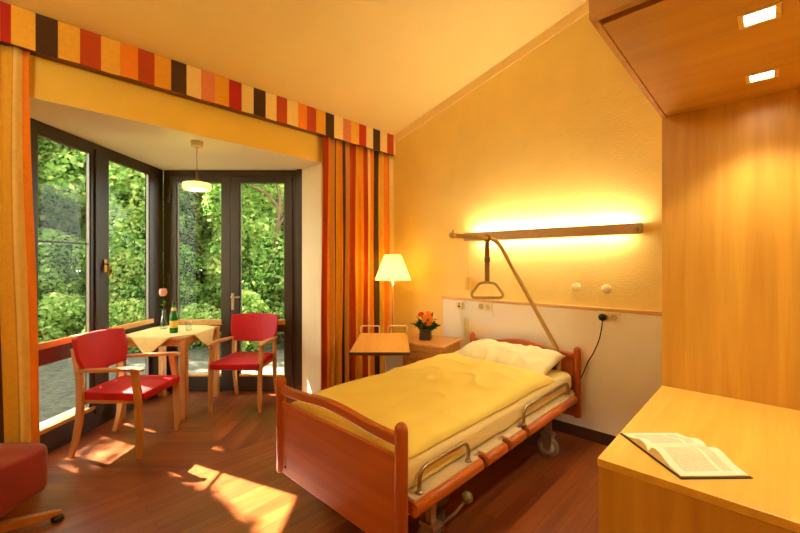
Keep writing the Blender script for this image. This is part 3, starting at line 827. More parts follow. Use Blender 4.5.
fv = thing('flower_vase', 'dark glass cube vase with orange flowers on the nightstand', 'vase', FO, .5)
m = MB()
m.prism(rrect(.11,.11,.02), .0, .11); m.build('vase_body', flat('smoky brown glass', '#3a2414', .12, spec=.7), fv, bevel=.003)
bq = thing('bouquet', 'orange gerbera, coral bud and dark leaves in the cube vase', 'flowers', (FO[0], FO[1], nz+.105), TH)
rng = random.Random(3)
m = MB(); sp = []
for k in range(58):
    a_ = rng.uniform(0, 2*math.pi); e_ = rng.uniform(-.1, 1.15); l_ = rng.uniform(.08, .14)
    if math.sin(a_) < -.25: e_ = min(e_, .12); l_ *= .75
    sp.append(((.02*math.cos(a_), .02*math.sin(a_), rng.uniform(-.01,.065)), (math.cos(a_)*math.cos(e_), math.sin(a_)*math.cos(e_), math.sin(e_)), l_, rng.uniform(.018,.03), rng.uniform(-1.1,1.1)))
leaf_blades(m, sp); m.build('foliage', MAT['leafd'], bq, fix=False)
def gerbera(c, nrm, R_, mat, name, inner=True):
    n = Vector(nrm).normalized(); q = n.to_track_quat('Z', 'Y').to_matrix(); C_ = Vector(c); m = MB()
    for ring, (rr, ct) in enumerate(((1, 22), (.78, 20), (.5, 14))):
        for k in range(ct):
            a_ = 2*math.pi*(k+.5*ring)/ct
            def fn(i, j):
                u = (i-.5)*2; r_ = R_*rr*(.15+.85*j); w = R_*.2*math.sin(math.pi*min(.9,.15+.75*j))
                return C_+q @ Vector((math.cos(a_)*r_-math.sin(a_)*u*w, math.sin(a_)*r_+math.cos(a_)*u*w, .012*ring/1.5+R_*.22*j*(1-.6*j)))
            m.grid(fn, 2, 4)
    o_ = m.build(name, mat, bq, fix=False)
    if inner:
        m = MB(); m.lathe([(0,0),(R_*.26,.0),(R_*.24,.008),(R_*.1,.014),(0,.012)], seg=16, M=q, c=C_+n*.012); m.build('flower_centre', flat('dark orange centre', '#b4561a', .8), o_)
    m = MB(); m.tube([(0,0,-.03), tuple(C_*.6), tuple(C_)], .004, 6); m.build('stem', MAT['leafd'], bq)
gerbera((.015,-.045,.085),(.1,-1,.35),.058,MAT['petal'],'gerbera')
gerbera((-.045,-.02,.135),(-.3,-.6,.8),.032,MAT['petalr'],'coral_flower',False)
gerbera((.03,.02,.14),(.3,-.5,.9),.03,MAT['petal'],'small_flower',False)

# ------------------------------------------------------------------ overbed table
OT = (*RF(-.165, 3.55), 0)
ot = thing('overbed_table', 'wheeled overbed table with a beech top and two white end rails', 'table', OT, TH)
m = MB(); m.box(-.245,.245,-.435,.435,.665,.69); m.build('tabletop', wood('pale beech top', '#e6b45e', '#efc274', 'y', .25), ot, bevel=.006)
ebm = flat('dark edge band', '#4a2e18', .5)
m = MB(); m.box(-.247,.247,-.4375,-.4345,.664,.689); m.build('edge_band', ebm, ot)
m = MB(); m.box(-.247,.247,.4345,.4375,.664,.689); m.build('edge_band', ebm, ot)
for xa in (-.235, .045):
    m = MB(); m.tube(arc_pts([(xa,.405,.688),(xa,.405,.768),(xa+.19,.405,.768),(xa+.19,.405,.688)], .018), .0065, 8); m.build('end_rail', MAT['plastic'], ot)
m = MB(); m.box(.03,.19,-.03,.03,.08,.655); m.build('column', flat('white column', '#d9d2c4', .4), ot, bevel=.008)
m = MB(); m.box(-.1,.18,-.25,.25,.645,.665); m.tube([(-.06,-.16,.615),(.08,-.16,.615)], .014, 10); m.box(-.05,.07,-.18,-.10,.60,.645); m.build('bracket', flat('tan bracket', '#a8854e', .4, metal=.4), ot, bevel=.004)
m = MB(); m.box(.03,.19,-.30,.36,.05,.085); m.box(-.20,.20,.30,.36,.05,.085); m.box(-.12,.19,-.36,-.30,.05,.085); m.build('base', flat('grey base', '#b0a894', .4), ot, bevel=.006)
for x_, y_ in ((-.17,.33),(.17,.33),(-.10,-.33),(.17,-.33)):
    m = MB(); m.lathe([(0,-.012),(.022,-.012),(.025,0),(.022,.012),(0,.012)], c=(x_,y_,.025), axis='x', seg=14); m.build('caster', MAT['black'], ot)

# ------------------------------------------------------------------ floor lamp
LO = (*RF(-.075, 4.08), 0)
fl = thing('floor_lamp', 'lit floor lamp with a cream cone shade in the corner by the curtain', 'lamp', LO)
m = MB(); m.lathe([(0,0),(.13,0),(.13,.012),(.03,.022),(0,.022)]); m.build('base', MAT['steel'], fl)
m = MB(); m.lathe([(.009,.02),(.009,1.33)]); m.build('pole', wood('lamp pole', '#b5652a', '#c87a38', 'z'), fl)
m = MB(); m.lathe([(.188,1.232),(.189,1.234),(.088,1.498),(.087,1.496)], seg=48); m.build('lamp_shade', MAT['shade'], fl, solid=.002)
m = MB(); m.tube([(0,0,1.31),(.05,0,1.31)], .004, 6); m.lathe([(0,1.26),(.014,1.26),(.016,1.33),(0,1.33)]); m.build('lamp_holder', MAT['steel'], fl)
m = MB(); m.lathe([(0,1.305),(.016,1.31),(.028,1.335),(.025,1.355),(.012,1.368),(0,1.37)], seg=16, M=Matrix.Translation((0,0,0)).to_3x3()); m.build('bulb', MAT['bulb'], fl)
m = MB(); m.tube([(.06,-.03,1.25),(.06,-.03,1.19)], .0018, 6); m.lathe([(0,1.175),(.005,1.178),(.005,1.19),(0,1.192)], c=(.06,-.03,0), seg=8); m.build('pull_switch', MAT['steel'], fl)

# ------------------------------------------------------------------ wall lamp
wl_ = thing('wall_lamp', 'long taupe wall lamp glowing up and down above the bed head', 'lamp', (-1.395, YH, 1.66))
o = (-1.395, YH, 1.66)
x0, x1 = -2.165, -.65
m = MB(); m.prism([(x0+.0,1.63),(x0,1.70),(x0,1.706),(x1-.02,1.694),(x1-.006,1.69),(x1,1.678),(x1,1.632),(x1-.006,1.622),(x1-.02,1.617),(x0,1.625)], 3.165, 3.180, 'y'); m.build('fascia', MAT['greybr'], wl_, o, bevel=.003)
m = MB(); m.box(x0+.02, x1-.02, 3.245, YH-.001, 1.632, 1.69); m.box(x0+.015, x0+.03, 3.18, YH-.001, 1.635, 1.685); m.box(x1-.035, x1-.02, 3.18, YH-.001, 1.635, 1.68); m.box(x0+.02,x1-.02,3.18,3.245,1.652,1.66); m.build('housing', MAT['cream'], wl_, o)
m = MB(); m.tube([(x0+.06, 3.215, 1.674), (x1-.06, 3.215, 1.674)], .011, 10); m.build('light_tube', MAT['warm'], wl_, o)
m = MB(); m.box(x0+.10, x1-.10, 3.205, 3.23, 1.644, 1.65); m.build('lower_diffuser', MAT['warmlow'], wl_, o)
m = MB(); m.lathe([(0,-.006),(.010,-.006),(.012,0),(0,0)], c=(x1-.035, 3.165, 1.648), axis='y', seg=14); m.build('switch_button', MAT['steel'], wl_, o)
m = MB(); m.tube([(-2.148, 3.215, 1.63), (-2.15, 3.218, 1.27)], .0016, 6); m.box(-2.17, -2.13, 3.208, 3.228, 1.145, 1.272); m.build('pull_cord', flat('yellow pull cord', '#ecc044', .5), wl_, o)
m = MB(); m.tube([(-1.90, 3.225, 1.63), (-1.90, 3.24, 1.2), (-1.885, 3.245, .9)], .0014, 6); m.build('thin_cord', flat('pale cord', '#d8b878', .5), wl_, o)

# ------------------------------------------------------------------ things on the wall
YP = YH-.012
def onwall(u, v, yp=YP):
    a_ = (u-400)/387; t_ = yp/(.723+.691*a_); return t_*(a_*.723-.691), 1.4+(264-v)/387*t_
def socket(x, z, n, label, group='wall sockets on the white panel'):
    s_ = thing('wall_socket', label, 'socket', (x, YP, z), 0)
    w = .071*n+.01
    m = MB(); m.prism(rrect(w, .081, .008), -.010, .0005, 'y'); m.build('frame_plate', MAT['plastic'], s_, bevel=.002)
    for k in range(n):
        xx = (k-(n-1)/2)*.071
        m = MB(); m.lathe([(.0205,-.0115),(.023,-.0135),(.0265,-.0135),(.0275,-.010)], c=(xx,0,0), axis='y', seg=24); m.lathe([(0,-.0104),(.021,-.0104),(.021,-.010),(0,-.010)], c=(xx,0,0), axis='y', seg=24)
        ins = m.build('socket_insert', flat('socket well', '#d2be8a', .5), s_)
        m = MB()
        for q in (-1, 1): m.lathe([(0,-.0112),(.0032,-.0112),(.0032,-.010),(0,-.010)], c=(xx+q*.0095,0,0), axis='y', seg=8)
        m.build('pin_hole', MAT['black'], ins)
    return s_
xa, za = onwall(485, 306.5); socket(xa, za, 2, 'cream double socket on the white panel behind the grab handle')
xa, za = onwall(609.5, 317); socket(xa, za, 2, 'cream double socket on the white panel with the black plug in it')
pl_x = xa-.036
pg = thing('power_plug', 'black power plug in the right socket with a black cable running down to the bed', 'plug', (pl_x, YP-.0115, za))
m = MB(); m.lathe([(.021,0),(.021,-.018),(.026,-.022),(.028,-.045),(.022,-.055),(0,-.055)], axis='y', seg=20); m.build('plug_body', MAT['black'], pg)
m = MB()
cp = [Vector((0,-.035,-.015)), Vector((-.002,-.04,-.06)), Vector((-.02,-.045,-.17)), Vector((-.06,-.05,-.28)), Vector((-.10,-.055,-.36)), Vector((-.14,-.06,-.47)), Vector((-.19,-.07,-.58)), Vector((-.28,-.12,-.62))]
def catm(P, n=8):
    out = []
    for i in range(len(P)-1):
        p0, p1, p2, p3 = P[max(0,i-1)], P[i], P[i+1], P[min(len(P)-1,i+2)]
        for k in range(n):
            t = k/n; out.append(.5*((2*p1)+(p2-p0)*t+(2*p0-5*p1+4*p2-p3)*t*t+(3*p1-p0-3*p2+p3)*t**3))
    return out+[P[-1]]
m.tube(catm(cp), .0045, 8); m.build('cable', MAT['black'], pg)
# nurse call unit
xa, za = onwall(460.5, 305.5)
nc = thing('nurse_call_unit', 'small cream call unit with a black symbol on the white panel, left of the sockets', 'call unit', (xa, YP, za))
m = MB(); m.prism(rrect(.10,.081,.008), -.012, .0005, 'y'); m.build('frame_plate', MAT['plastic'], nc, bevel=.002)
m = MB(); m.lathe([(0,-.016),(.008,-.016),(.008,-.012),(0,-.012)], c=(-.008,0,.016), axis='y', seg=12); m.prism([(-.026,-.016),(.010,-.016),(.006,.0),(-.022,.0)], -.0145, -.012, 'y'); m.build('symbol', MAT['black'], nc)
m = MB(); m.box(.026,.046,-.016,-.012,-.034,.034); m.build('call_button', flat('tan button', '#c2a464', .4), nc)
m = MB(); m.tube(catm([Vector((.0,-.012,-.03)), Vector((.01,-.02,-.12)), Vector((.04,-.025,-.22)), Vector((.075,-.03,-.17)), Vector((.08,-.03,-.10))]), .003, 6); m.box(.065,.098,-.035,-.01,-.30,-.12)
m.build('hand_control', MAT['plastic'], nc)
for (u, v), lab in (((576, 287), 'round white wall dial under the wall lamp, nearer the grab handle'), ((606.5, 289), 'round white wall dial above the double socket with the plug')):
    xa, za = onwall(u, v, YH)
    m = MB(); m.lathe([(0,-.007),(.031,-.007),(.035,-.004),(.0355,.001),(0,.001)], c=(0,0,0), axis='y', seg=28); w_ = m.build('wall_dial', MAT['ceramic']); w_.location = (xa, YH, za); tag(w_, lab, 'wall cover', 'round wall covers under the lamp')

# ------------------------------------------------------------------ built-in furniture on the right
XL = -.418; XF = XR
dk = thing('desk', 'maple desk unit in the right foreground with an open book on it', 'desk', (XL, 1.393, 0))
o = (XL, 1.393, 0)
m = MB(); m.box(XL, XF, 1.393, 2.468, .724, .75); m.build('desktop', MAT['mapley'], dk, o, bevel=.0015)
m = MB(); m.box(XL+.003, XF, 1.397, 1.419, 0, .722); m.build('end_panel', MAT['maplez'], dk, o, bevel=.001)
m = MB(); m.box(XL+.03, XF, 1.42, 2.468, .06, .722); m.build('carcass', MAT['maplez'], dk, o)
for k, (ya, yb) in enumerate(((1.425, 1.94), (1.945, 2.465))):
    for z0, z1 in ((.07,.28),(.285,.50),(.505,.718)):
        m = MB(); m.box(XL+.008, XL+.03, ya, yb, z0, z1); d_ = m.build('drawer', MAT['mapley'], dk, o, bevel=.002)
        m = MB(); m.tube(arc_pts([(XL+.01,(ya+yb)/2-.06,z1-.05),(XL-.015,(ya+yb)/2-.06,z1-.05),(XL-.015,(ya+yb)/2+.06,z1-.05),(XL+.01,(ya+yb)/2+.06,z1-.05)], .01), .005, 8); m.build('handle', MAT['steel'], d_, o)
wd = thing('wardrobe', 'tall maple wardrobe whose plain side panel rises behind the desk', 'wardrobe', (XL, 2.47, 0))
o = (XL, 2.47, 0)
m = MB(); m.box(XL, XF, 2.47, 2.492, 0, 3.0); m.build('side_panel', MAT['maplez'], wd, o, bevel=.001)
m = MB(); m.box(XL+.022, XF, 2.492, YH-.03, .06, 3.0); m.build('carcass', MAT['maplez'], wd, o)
for ya, yb in ((2.495, 2.868), (2.872, YH-.032)):
    m = MB(); m.box(XL+.002, XL+.021, ya, yb, .065, 2.99); d_ = m.build('door', MAT['maplez'], wd, o, bevel=.002)
    yy = yb-.05 if ya < 2.6 else ya+.05
    m = MB(); m.tube(arc_pts([(XL+.005,yy,1.0),(XL-.022,yy,1.0),(XL-.022,yy,1.16),(XL+.005,yy,1.16)], .012), .006, 8); m.build('handle', MAT['steel'], d_, o)
oc = thing('overhead_cabinet', 'maple overhead cabinet bridging above the desk with two downlights', 'cabinet', (XL, 1.31, 2.18))
o = (XL, 1.31, 2.18)
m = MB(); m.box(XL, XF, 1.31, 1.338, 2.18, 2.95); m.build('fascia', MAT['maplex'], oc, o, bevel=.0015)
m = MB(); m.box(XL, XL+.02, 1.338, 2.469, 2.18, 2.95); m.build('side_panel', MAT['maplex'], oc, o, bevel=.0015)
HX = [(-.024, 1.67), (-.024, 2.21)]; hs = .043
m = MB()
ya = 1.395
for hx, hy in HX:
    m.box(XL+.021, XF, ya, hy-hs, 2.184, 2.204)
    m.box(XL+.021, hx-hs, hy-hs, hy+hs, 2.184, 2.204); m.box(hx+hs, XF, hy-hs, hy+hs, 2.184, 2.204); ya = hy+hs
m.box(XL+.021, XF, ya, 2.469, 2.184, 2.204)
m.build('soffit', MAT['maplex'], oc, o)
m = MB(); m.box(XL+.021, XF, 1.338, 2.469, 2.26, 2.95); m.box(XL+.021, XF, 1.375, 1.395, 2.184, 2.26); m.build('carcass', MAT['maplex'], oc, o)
for (hx, hy), lab in zip(HX, ('square recessed downlight in the cabinet underside, nearer the front edge', 'square recessed downlight in the cabinet underside, nearer the wardrobe panel')):
    dl = thing('downlight', lab, 'light', (hx, hy, 2.184), 0, 'downlights over the desk')
    m = MB()
    for a_, b_, c_, d_ in ((-.05,.05,-.05,-.036),(-.05,.05,.036,.05),(-.05,-.036,-.036,.036),(.036,.05,-.036,.036)): m.box(a_, b_, c_, d_, -.003, .004)
    m.build('trim_frame', flat('pale downlight trim', '#e0b878', .4), dl, bevel=.001)
    m = MB(); m.box(-.038,.038,-.038,.038,.012,.016); m.build('lens', MAT['spot'], dl)
    ld = bpy.data.lights.new('desk spot', 'SPOT'); ld.energy = 10; ld.color = (1, .95, .72); ld.spot_size = math.radians(100); ld.spot_blend = .7; ld.shadow_soft_size = .03
    lo = bpy.data.objects.new('desk_spot', ld); COL.objects.link(lo); lo.parent = dl; lo.location = (0,0,-.012)

# open book
bk = thing('open_book', 'open hardcover book lying on the desk', 'book', (-.2255, 1.618, .75), math.radians(-45.4))
m = MB(); m.box(-.158,.158,-.111,.111,.0005,.0035); m.build('cover', MAT['cover'], bk, bevel=.001)
def pg_h(x, side):
    t = abs(x)/.150
    return .0036+ (.020*math.exp(-((t-.28)/.30)**2)+.010*(1-t)+.003)*(1 if t > .10 else (.35+.65*t/.10))
for side in (-1, 1):
    m = MB(); n = 24
    xs = [side*.150*k/n for k in range(n+1)]
    hs_ = [pg_h(x, side)*(1.0 if side > 0 else .85) for x in xs]
    for k in range(n):
        m.add([(xs[k],-.105,.0036),(xs[k+1],-.105,.0036),(xs[k+1],-.105,hs_[k+1]),(xs[k],-.105,hs_[k])], [(0,1,2,3)], 0)
        m.add([(xs[k],.105,.0036),(xs[k+1],.105,.0036),(xs[k+1],.105,hs_[k+1]),(xs[k],.105,hs_[k])], [(0,1,2,3)], 0)
        m.add([(xs[k],-.105,hs_[k]-.0001),(xs[k+1],-.105,hs_[k+1]-.0001),(xs[k+1],.105,hs_[k+1]-.0001),(xs[k],.105,hs_[k]-.0001)], [(0,1,2,3)], 0, True)
    m.add([(xs[-1],-.105,.0036),(xs[-1],.105,.0036),(xs[-1],.105,hs_[-1]),(xs[-1],-.105,hs_[-1])], [(0,1,2,3)], 0)
    pb = m.build('page_block', MAT['pages'], bk)
    m = MB(); m.grid(lambda i, j: (side*.150*i, -.105+.21*j, pg_h(side*.150*i, side)*(1.0 if side > 0 else .85)+.0006), n, 4)
    ob = m.build('printed_page', MAT['print'], pb, fix=False)
    uv = ob.data.uv_layers.new(name='UVMap')
    for lp in ob.data.loops:
        v_ = ob.data.vertices[lp.vertex_index].co
        uu = abs(v_.x)/.150; uv.data[lp.index].uv = (uu if side > 0 else 1-uu, (v_.y+.105)/.21)

# ------------------------------------------------------------------ outdoors
m = MB()
m.prism([RF(-40,-20), RF(10,4.36), RF(30,45), RF(-45,45)], -.35, -.10)
gm_, nt, b = newmat('leaf litter ground')
tc = N(nt, 'ShaderNodeTexCoord'); n1 = N(nt, 'ShaderNodeTexNoise', Scale=7.0, Detail=8.0, Roughness=.75); nt.links.new(tc.outputs['Object'], n1.inputs['Vector'])
r = N(nt, 'ShaderNodeValToRGB'); e = r.color_ramp.elements; e[0].position = .35; e[0].color = lin('#57493a'); e[1].position = .65; e[1].color = lin('#8a8f72')
e3 = e.new(.5); e3.color = lin('#6f6a52'); nt.links.new(n1.outputs['Fac'], r.inputs['Fac']); nt.links.new(r.outputs['Color'], b.inputs['Base Color']); setin(b, Roughness=.9)
gr = m.build('ground_outside', gm_); st(gr, 'leaf strewn ground outside the bay')
m = MB(); m.prism([RF(-7.5, 1.2), RF(-2.75, 2.0), RF(-2.75, 4.42), RF(.8, 4.42), RF(.8, 6.6), RF(-7.5, 6.6)], -.099, -.02)
pm_, nt, b = newmat('grey paving')
tc = N(nt, 'ShaderNodeTexCoord'); n1 = N(nt, 'ShaderNodeTexNoise', Scale=11.0, Detail=9.0, Roughness=.8); nt.links.new(tc.outputs['Object'], n1.inputs['Vector'])
r = N(nt, 'ShaderNodeValToRGB'); e = r.color_ramp.elements; e[0].position = .38; e[0].color = lin('#35312a'); e[1].position = .62; e[1].color = lin('#66624f')
nt.links.new(n1.outputs['Fac'], r.inputs['Fac']); nt.links.new(r.outputs['Color'], b.inputs['Base Color']); setin(b, Roughness=.85)
st(m.build('terrace_floor', pm_), 'grey paved terrace outside the bay')

LM = [MAT['leaf1'], MAT['leaf2'], MAT['leaf3'], MAT['leaf4'], MAT['bark']]
def leaf_cloud(rng, blobs, n, size):
    v, f, mi = [], [], []
    wsum = [b_[3]**2 for b_ in blobs]
    for _ in range(n):
        cx, cy, cz_, r_, tone = rng.choices(blobs, wsum)[0]
        while True:
            d = Vector((rng.uniform(-1,1), rng.uniform(-1,1), rng.uniform(-1,1)))
            if .05 < d.length < 1: break
        d = d.normalized()*(d.length**.45)
        p = Vector((cx,cy,cz_))+Vector((d.x*r_, d.y*r_, d.z*r_*.8))
        a = Vector((rng.gauss(0,1), rng.gauss(0,1), rng.gauss(0,.6))).normalized()
        nn = (d*.7+Vector((rng.gauss(0,.6), rng.gauss(0,.6), rng.gauss(.5,.6)))).normalized()
        bb = nn.cross(a)
        if bb.length < .05: continue
        bb.normalize(); a = bb.cross(nn)
        L_ = size*rng.uniform(.7,1.4); w_ = L_*.33
        k = len(v); v += [p-a*L_*.5, p+bb*w_-a*L_*.05, p+a*L_*.5-nn*L_*.12, p-bb*w_-a*L_*.05]
        f.append((k,k+1,k+2,k+3))
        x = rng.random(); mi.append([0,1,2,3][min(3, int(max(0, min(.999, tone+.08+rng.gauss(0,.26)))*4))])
    return v, f, mi
def make_tree(seed, label, height, spread, nb, nl, size, tone, trunk=True, clear=.25, group=None, name='tree', cat='tree'):
    rng = random.Random(seed)
    t = thing(name, label, cat, (0,0,0), 0, group)
    blobs = []
    m = MB()
    top = Vector((rng.uniform(-.2,.2), rng.uniform(-.2,.2), height*.85))
    if trunk:
        pts = [Vector((0,0,-.15))]+[Vector((top.x*k/5+rng.uniform(-.06,.06), top.y*k/5+rng.uniform(-.06,.06), top.z*k/5)) for k in range(1,6)]
        m.tube(pts, .09*height/6, 8, scales=[1.3,1,.85,.65,.45,.2])
    for k in range(nb):
        h_ = height*(clear+(1-clear)*(k+.5)/nb); wid = spread*math.sin(math.pi*min(.96, .22+.7*(k+.5)/nb))
        a_ = rng.uniform(0, 2*math.pi); rr = wid*rng.uniform(.15, .8)
        c = (math.cos(a_)*rr, math.sin(a_)*rr, h_)
        blobs.append((*c, spread*rng.uniform(.26,.46), min(1, max(0, tone+rng.uniform(-.3,.3)))))
        base = Vector((top.x*h_/height*.8, top.y*h_/height*.8, max(.05, h_*.72))) if trunk else Vector((rng.uniform(-.05,.05), rng.uniform(-.05,.05), -.05))
        m.tube([base, base.lerp(Vector(c), .5)+Vector((0,0,.1)), Vector(c)], .022*height/5 if trunk else .012, 5, scales=[1,.7,.3])
    m.build('trunk' if trunk else 'stems', MAT['bark'], t)
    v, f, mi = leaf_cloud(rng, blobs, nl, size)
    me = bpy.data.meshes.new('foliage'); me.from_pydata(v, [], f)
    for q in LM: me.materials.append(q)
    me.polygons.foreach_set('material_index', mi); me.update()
    ob = bpy.data.objects.new('foliage', me); COL.objects.link(ob); ob.parent = t
    return t
T = [make_tree(11, '', 6.5, 2.0, 18, 20000, .105, .35), make_tree(12, '', 7.5, 2.3, 20, 20000, .11, .4), make_tree(13, '', 6.0, 1.9, 16, 18000, .105, .15)]
B = [make_tree(21, '', 2.1, 1.05, 12, 9000, .075, .2, False, .1, None, 'shrub', 'shrub'), make_tree(22, '', 1.6, .9, 11, 7000, .07, .45, False, .1, None, 'shrub', 'shrub'), make_tree(23, '', .75, .6, 10, 2500, .065, .3, False, .15, None, 'low_plant', 'plant')]
kidmap = {}
for c in bpy.data.objects:
    if c.parent: kidmap.setdefault(c.parent.name, []).append(c)
used = set()
def put(p, r_, f_, rz, sc, label, group):
    o = p if p.name not in used else copy_tree(p, None, kidmap)
    used.add(p.name)
    o.location = (*RF(r_, f_), -.1); o.rotation_euler = (0,0,rz); o.scale = (sc,)*3
    tag(o, label, None, group)
rr_ = random.Random(5)
for a_, b_ in ((-8.7,11.6),(-11.0,12.3),(-10.2,8.9),(-6.0,12.0)): put(T[1], a_, b_, a_*3, 1.05, 'leafy green tree in the dense wood outside the bay', 'trees in the wood outside')
for a_, b_ in ((-8.6,5.3),(-8.9,7.0),(-8.7,3.8),(-10.6,6.2),(-10.8,4.4),(-10.5,7.8)): put(T[0], a_, b_, a_*5, .95, 'leafy green tree beside the terrace, outside the left window', 'trees beside the terrace')
for k in range(11): put(B[k % 2], -12+1.25*k, 10.9+.5*(k % 2), k*2.3, 1.7, 'bushy green shrub growing between the trees of the wood', 'shrubs between the trees')
ft_ = thing('tree', 'slender tree with a forked brown trunk seen through the right door pane', 'tree', (*RF(-2.32, 7.3), -.1), TH)
m = MB(); m.tube(catm([Vector(p) for p in ((0,0,0),(.03,0,1.0),(-.02,0,1.9),(.05,.02,2.6),(-.02,.05,3.2),(-.1,.1,4.2))]), .055, 8, scales=[1.15-.02*k for k in range(41)])
m.tube(catm([Vector(p) for p in ((.04,.02,2.55),(-.22,-.05,2.85),(-.5,-.12,3.0),(-.8,-.1,3.5))]), .035, 7, scales=[1-.025*k for k in range(25)])
m.tube(catm([Vector(p) for p in ((.02,0,2.2),(.3,0,2.7),(.45,.05,3.4))]), .025, 7, scales=[1-.04*k for k in range(17)]); m.build('trunk', MAT['bark'], ft_)
v_, f_, mi_ = leaf_cloud(random.Random(31), [(-.1,.1,3.9,.8,.25),(-.7,-.05,3.4,.5,.2),(.5,.1,3.5,.5,.2),(.1,.3,3.1,.4,.3),(-.3,.2,2.2,.25,.2)], 2600, .09)
me_ = bpy.data.meshes.new('foliage'); me_.from_pydata(v_, [], f_)
for q in LM: me_.materials.append(q)
me_.polygons.foreach_set('material_index', mi_); me_.update()
ob_ = bpy.data.objects.new('foliage', me_); COL.objects.link(ob_); ob_.parent = ft_
for k in range(9): put(T[k % 3], -26+3.4*k, 18.5+(k % 2), k*1.7, 1.9, 'leafy green tree in the dense wood outside the bay', 'trees in the wood outside')
row = [(-13.5,9.5),(-11.4,10.4),(-9.6,9.6),(-7.9,10.3),(-6.4,9.4),(-4.9,10.2),(-3.5,9.3),(-2.0,10.3),(-.4,9.6),(1.3,10.4)]
for k, (a_, b_) in enumerate(row): put(T[k % 3], a_, b_, rr_.uniform(0,6), rr_.uniform(.9,1.1), 'leafy green tree in the dense wood outside the bay', 'trees in the wood outside')
row = [(-18,13.5),(-15.5,14.5),(-13,13.2),(-10.8,14.2),(-8.6,13.3),(-6.6,14.4),(-4.6,13.2),(-2.5,14.2),(-.4,13.4),(2,14.5)]
for k, (a_, b_) in enumerate(row): put(T[(k+1) % 3], a_, b_, rr_.uniform(0,6), rr_.uniform(1.2,1.45), 'leafy green tree in the dense wood outside the bay', 'trees in the wood outside')
row = [(-10.4,7.9),(-9.0,7.2),(-7.6,8.0),(-6.3,7.4),(-5.2,7.9),(-4.1,7.3),(-3.1,7.9),(-2.1,7.4),(-1.0,7.9),(.2,7.5)]
for k, (a_, b_) in enumerate(row): put(B[k % 2], a_, b_, rr_.uniform(0,6), rr_.uniform(.95,1.3), 'bushy green shrub growing along the terrace edge', 'shrubs along the terrace edge')
row = [(-6.9,6.5),(-5.6,6.6),(-4.5,6.3),(-3.5,6.7),(-2.6,6.4),(-1.7,6.7)]
for k, (a_, b_) in enumerate(row): put(B[2], a_, b_, rr_.uniform(0,6), rr_.uniform(.8,1.2), 'low leafy plant on the terrace in front of the shrubs', 'low plants on the terrace')

def sun_block_tree(name, label, base, axis_top, blobs, nl, size):
    t = thing(name, label, 'tree', base, 0)
    B0 = Vector(base); m = MB()
    m.tube([Vector((0,0,-.05)), (Vector(axis_top)-B0)*.5+Vector((.05,0,0)), Vector(axis_top)-B0], .11, 8, scales=[1.2,.8,.3]); m.build('trunk', MAT['bark'], t)
    m = MB(); bl = []; rng = random.Random(17)
    for c, r_, sq in blobs:
        C_ = Vector(c)-B0
        def fn(i, j):
            d = Vector((math.cos(2*math.pi*i)*math.sin(math.pi*j), math.sin(2*math.pi*i)*math.sin(math.pi*j), math.cos(math.pi*j)))
            k = r_*(1+.16*noise.noise(d*2.3+C_))
            return C_+Vector((d.x*k, d.y*k, d.z*k*sq))
        m.grid(fn, 24, 14); bl.append((C_.x, C_.y, C_.z, r_*1.08, .7))
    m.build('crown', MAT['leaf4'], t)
    v, f, mi = leaf_cloud(rng, bl, nl, size)
    me = bpy.data.meshes.new('foliage'); me.from_pydata(v, [], f)
    for q in LM: me.materials.append(q)
    me.polygons.foreach_set('material_index', mi); me.update()
    ob = bpy.data.objects.new('foliage', me); COL.objects.link(ob); ob.parent = t
def sunpt(Fw, z, L): return (*RF(-2.6-.91*L, Fw+.414*L), z+1.035*L)
bl = []
L1 = 3.5
for z in (.75, 1.15, 1.55, 1.95, 2.35, 2.75):
    rad = min(.96, .92-(z-1.15)/3.3)
    for q in (0, 1):
        r0 = rad*.55
        bl.append((sunpt(2.02+(rad-r0)/.91*(1 if q else -.6), z, L1), r0, .75))
sun_block_tree('tree', 'unseen narrow leafy tree added close to the bay to trim the sun patch, outside the left window', (*RF(-2.6-.91*L1, 2.12+.414*L1), -.1), sunpt(2.12, 2.9, L1), bl, 2500, .12)  # added out of view, crown shaped to cut the edge of the sun patch
L2 = 6
bl = [(sunpt(f_+.03, z_, L2), r_, 1) for f_, z_, r_ in ((4.0,.4,.5),(3.98,.95,.52),(4.0,1.7,.56),(4.0,2.45,.58),(4.75,3.0,.62),(4.6,2.3,.45),(5.3,3.3,.6),(3.8,2.95,.4))]
sun_block_tree('tree', 'unseen taller leafy tree added to block sun, beyond the narrow one outside the left window', (*RF(-2.6-.91*L2, 4.0+.414*L2), -.1), sunpt(4.0, 2.6, L2), bl, 2500, .12)  # added out of view to keep sun off the second window light

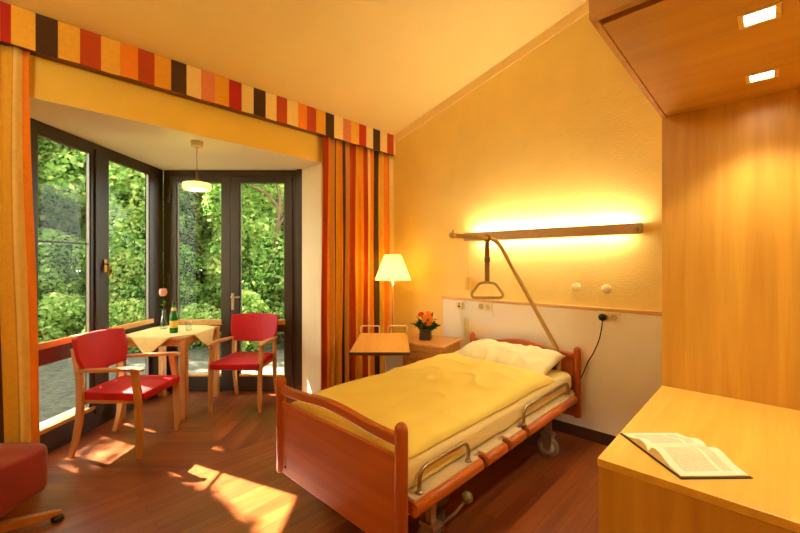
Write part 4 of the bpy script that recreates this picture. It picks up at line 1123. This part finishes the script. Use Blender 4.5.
# ------------------------------------------------------------------ light
w = bpy.data.worlds.new('sky'); S.world = w; w.use_nodes = True
nt = w.node_tree; bg = nt.nodes['Background']
sk = nt.nodes.new('ShaderNodeTexSky'); sk.sky_type = 'HOSEK_WILKIE'; sk.turbidity = 4; sk.ground_albedo = .4
sunv = Vector((-.944*.708, -.33*.708, .706)).normalized(); sk.sun_direction = sunv
hs = N(nt, 'ShaderNodeHueSaturation', Saturation=.35); mxs = N(nt, 'ShaderNodeMixRGB', blend_type='MULTIPLY'); mxs.inputs['Fac'].default_value = 1; mxs.inputs['Color2'].default_value = (1.06, 1, .86, 1)
nt.links.new(sk.outputs[0], hs.inputs['Color']); nt.links.new(hs.outputs['Color'], mxs.inputs['Color1']); nt.links.new(mxs.outputs['Color'], bg.inputs['Color']); bg.inputs['Strength'].default_value = 15.0
sl = bpy.data.lights.new('sun', 'SUN'); sl.energy = 20; sl.angle = math.radians(.6); sl.color = (1, .93, .8)
so = bpy.data.objects.new('sun', sl); COL.objects.link(so); so.rotation_euler = (-sunv).to_track_quat('-Z', 'Y').to_euler(); so.location = (-8,-3,9)
pl_ = bpy.data.lights.new('lamp bulb', 'POINT'); pl_.energy = 75; pl_.color = (1, .95, .72); pl_.shadow_soft_size = .022
lo = bpy.data.objects.new('lamp_bulb', pl_); COL.objects.link(lo); lo.parent = fl; lo.location = (0,0,1.405)

cl_ = thing('added_fill_lamp', 'added globe lamp for fill light, hung from the sloping ceiling behind the camera', 'lamp', (-1.5, -.75, cz(-1.5)))  # globe lamp added behind the camera to raise the room's overall brightness
m = MB(); m.lathe([(0,0),(.05,0),(.05,-.03),(0,-.035)]); m.build('ceiling_rose', MAT['cream'], cl_)
m = MB(); m.tube([(0,0,-.02),(0,0,-.45)], .005, 8); m.build('cord', MAT['cream'], cl_)
m = MB(); m.lathe([(.03,-.44)]+[(.15*math.sin(a_), -.58+.15*math.cos(a_)) for a_ in [.2+2.94*k/16 for k in range(17)]], seg=28); m.build('globe', emit('fill globe glow', (1, .95, .72), 12), cl_)
cam = bpy.data.cameras.new('camera'); co = bpy.data.objects.new('camera', cam); COL.objects.link(co)
cam.sensor_width = 36; cam.sensor_fit = 'HORIZONTAL'; cam.lens = 387/800*36; cam.shift_y = -2.5/800
cam.clip_start = .02
co.location = (0,0,H); co.rotation_euler = (math.pi/2, 0, TH); S.camera = co
S.view_settings.view_transform = 'Standard'; S.view_settings.look = 'None'; S.view_settings.gamma = 1; S.view_settings.exposure = 1.7
S.cycles.use_denoising = True
S.cycles.max_bounces = 8; S.cycles.diffuse_bounces = 5; S.cycles.transparent_max_bounces = 16
S.cycles.sample_clamp_indirect = 6
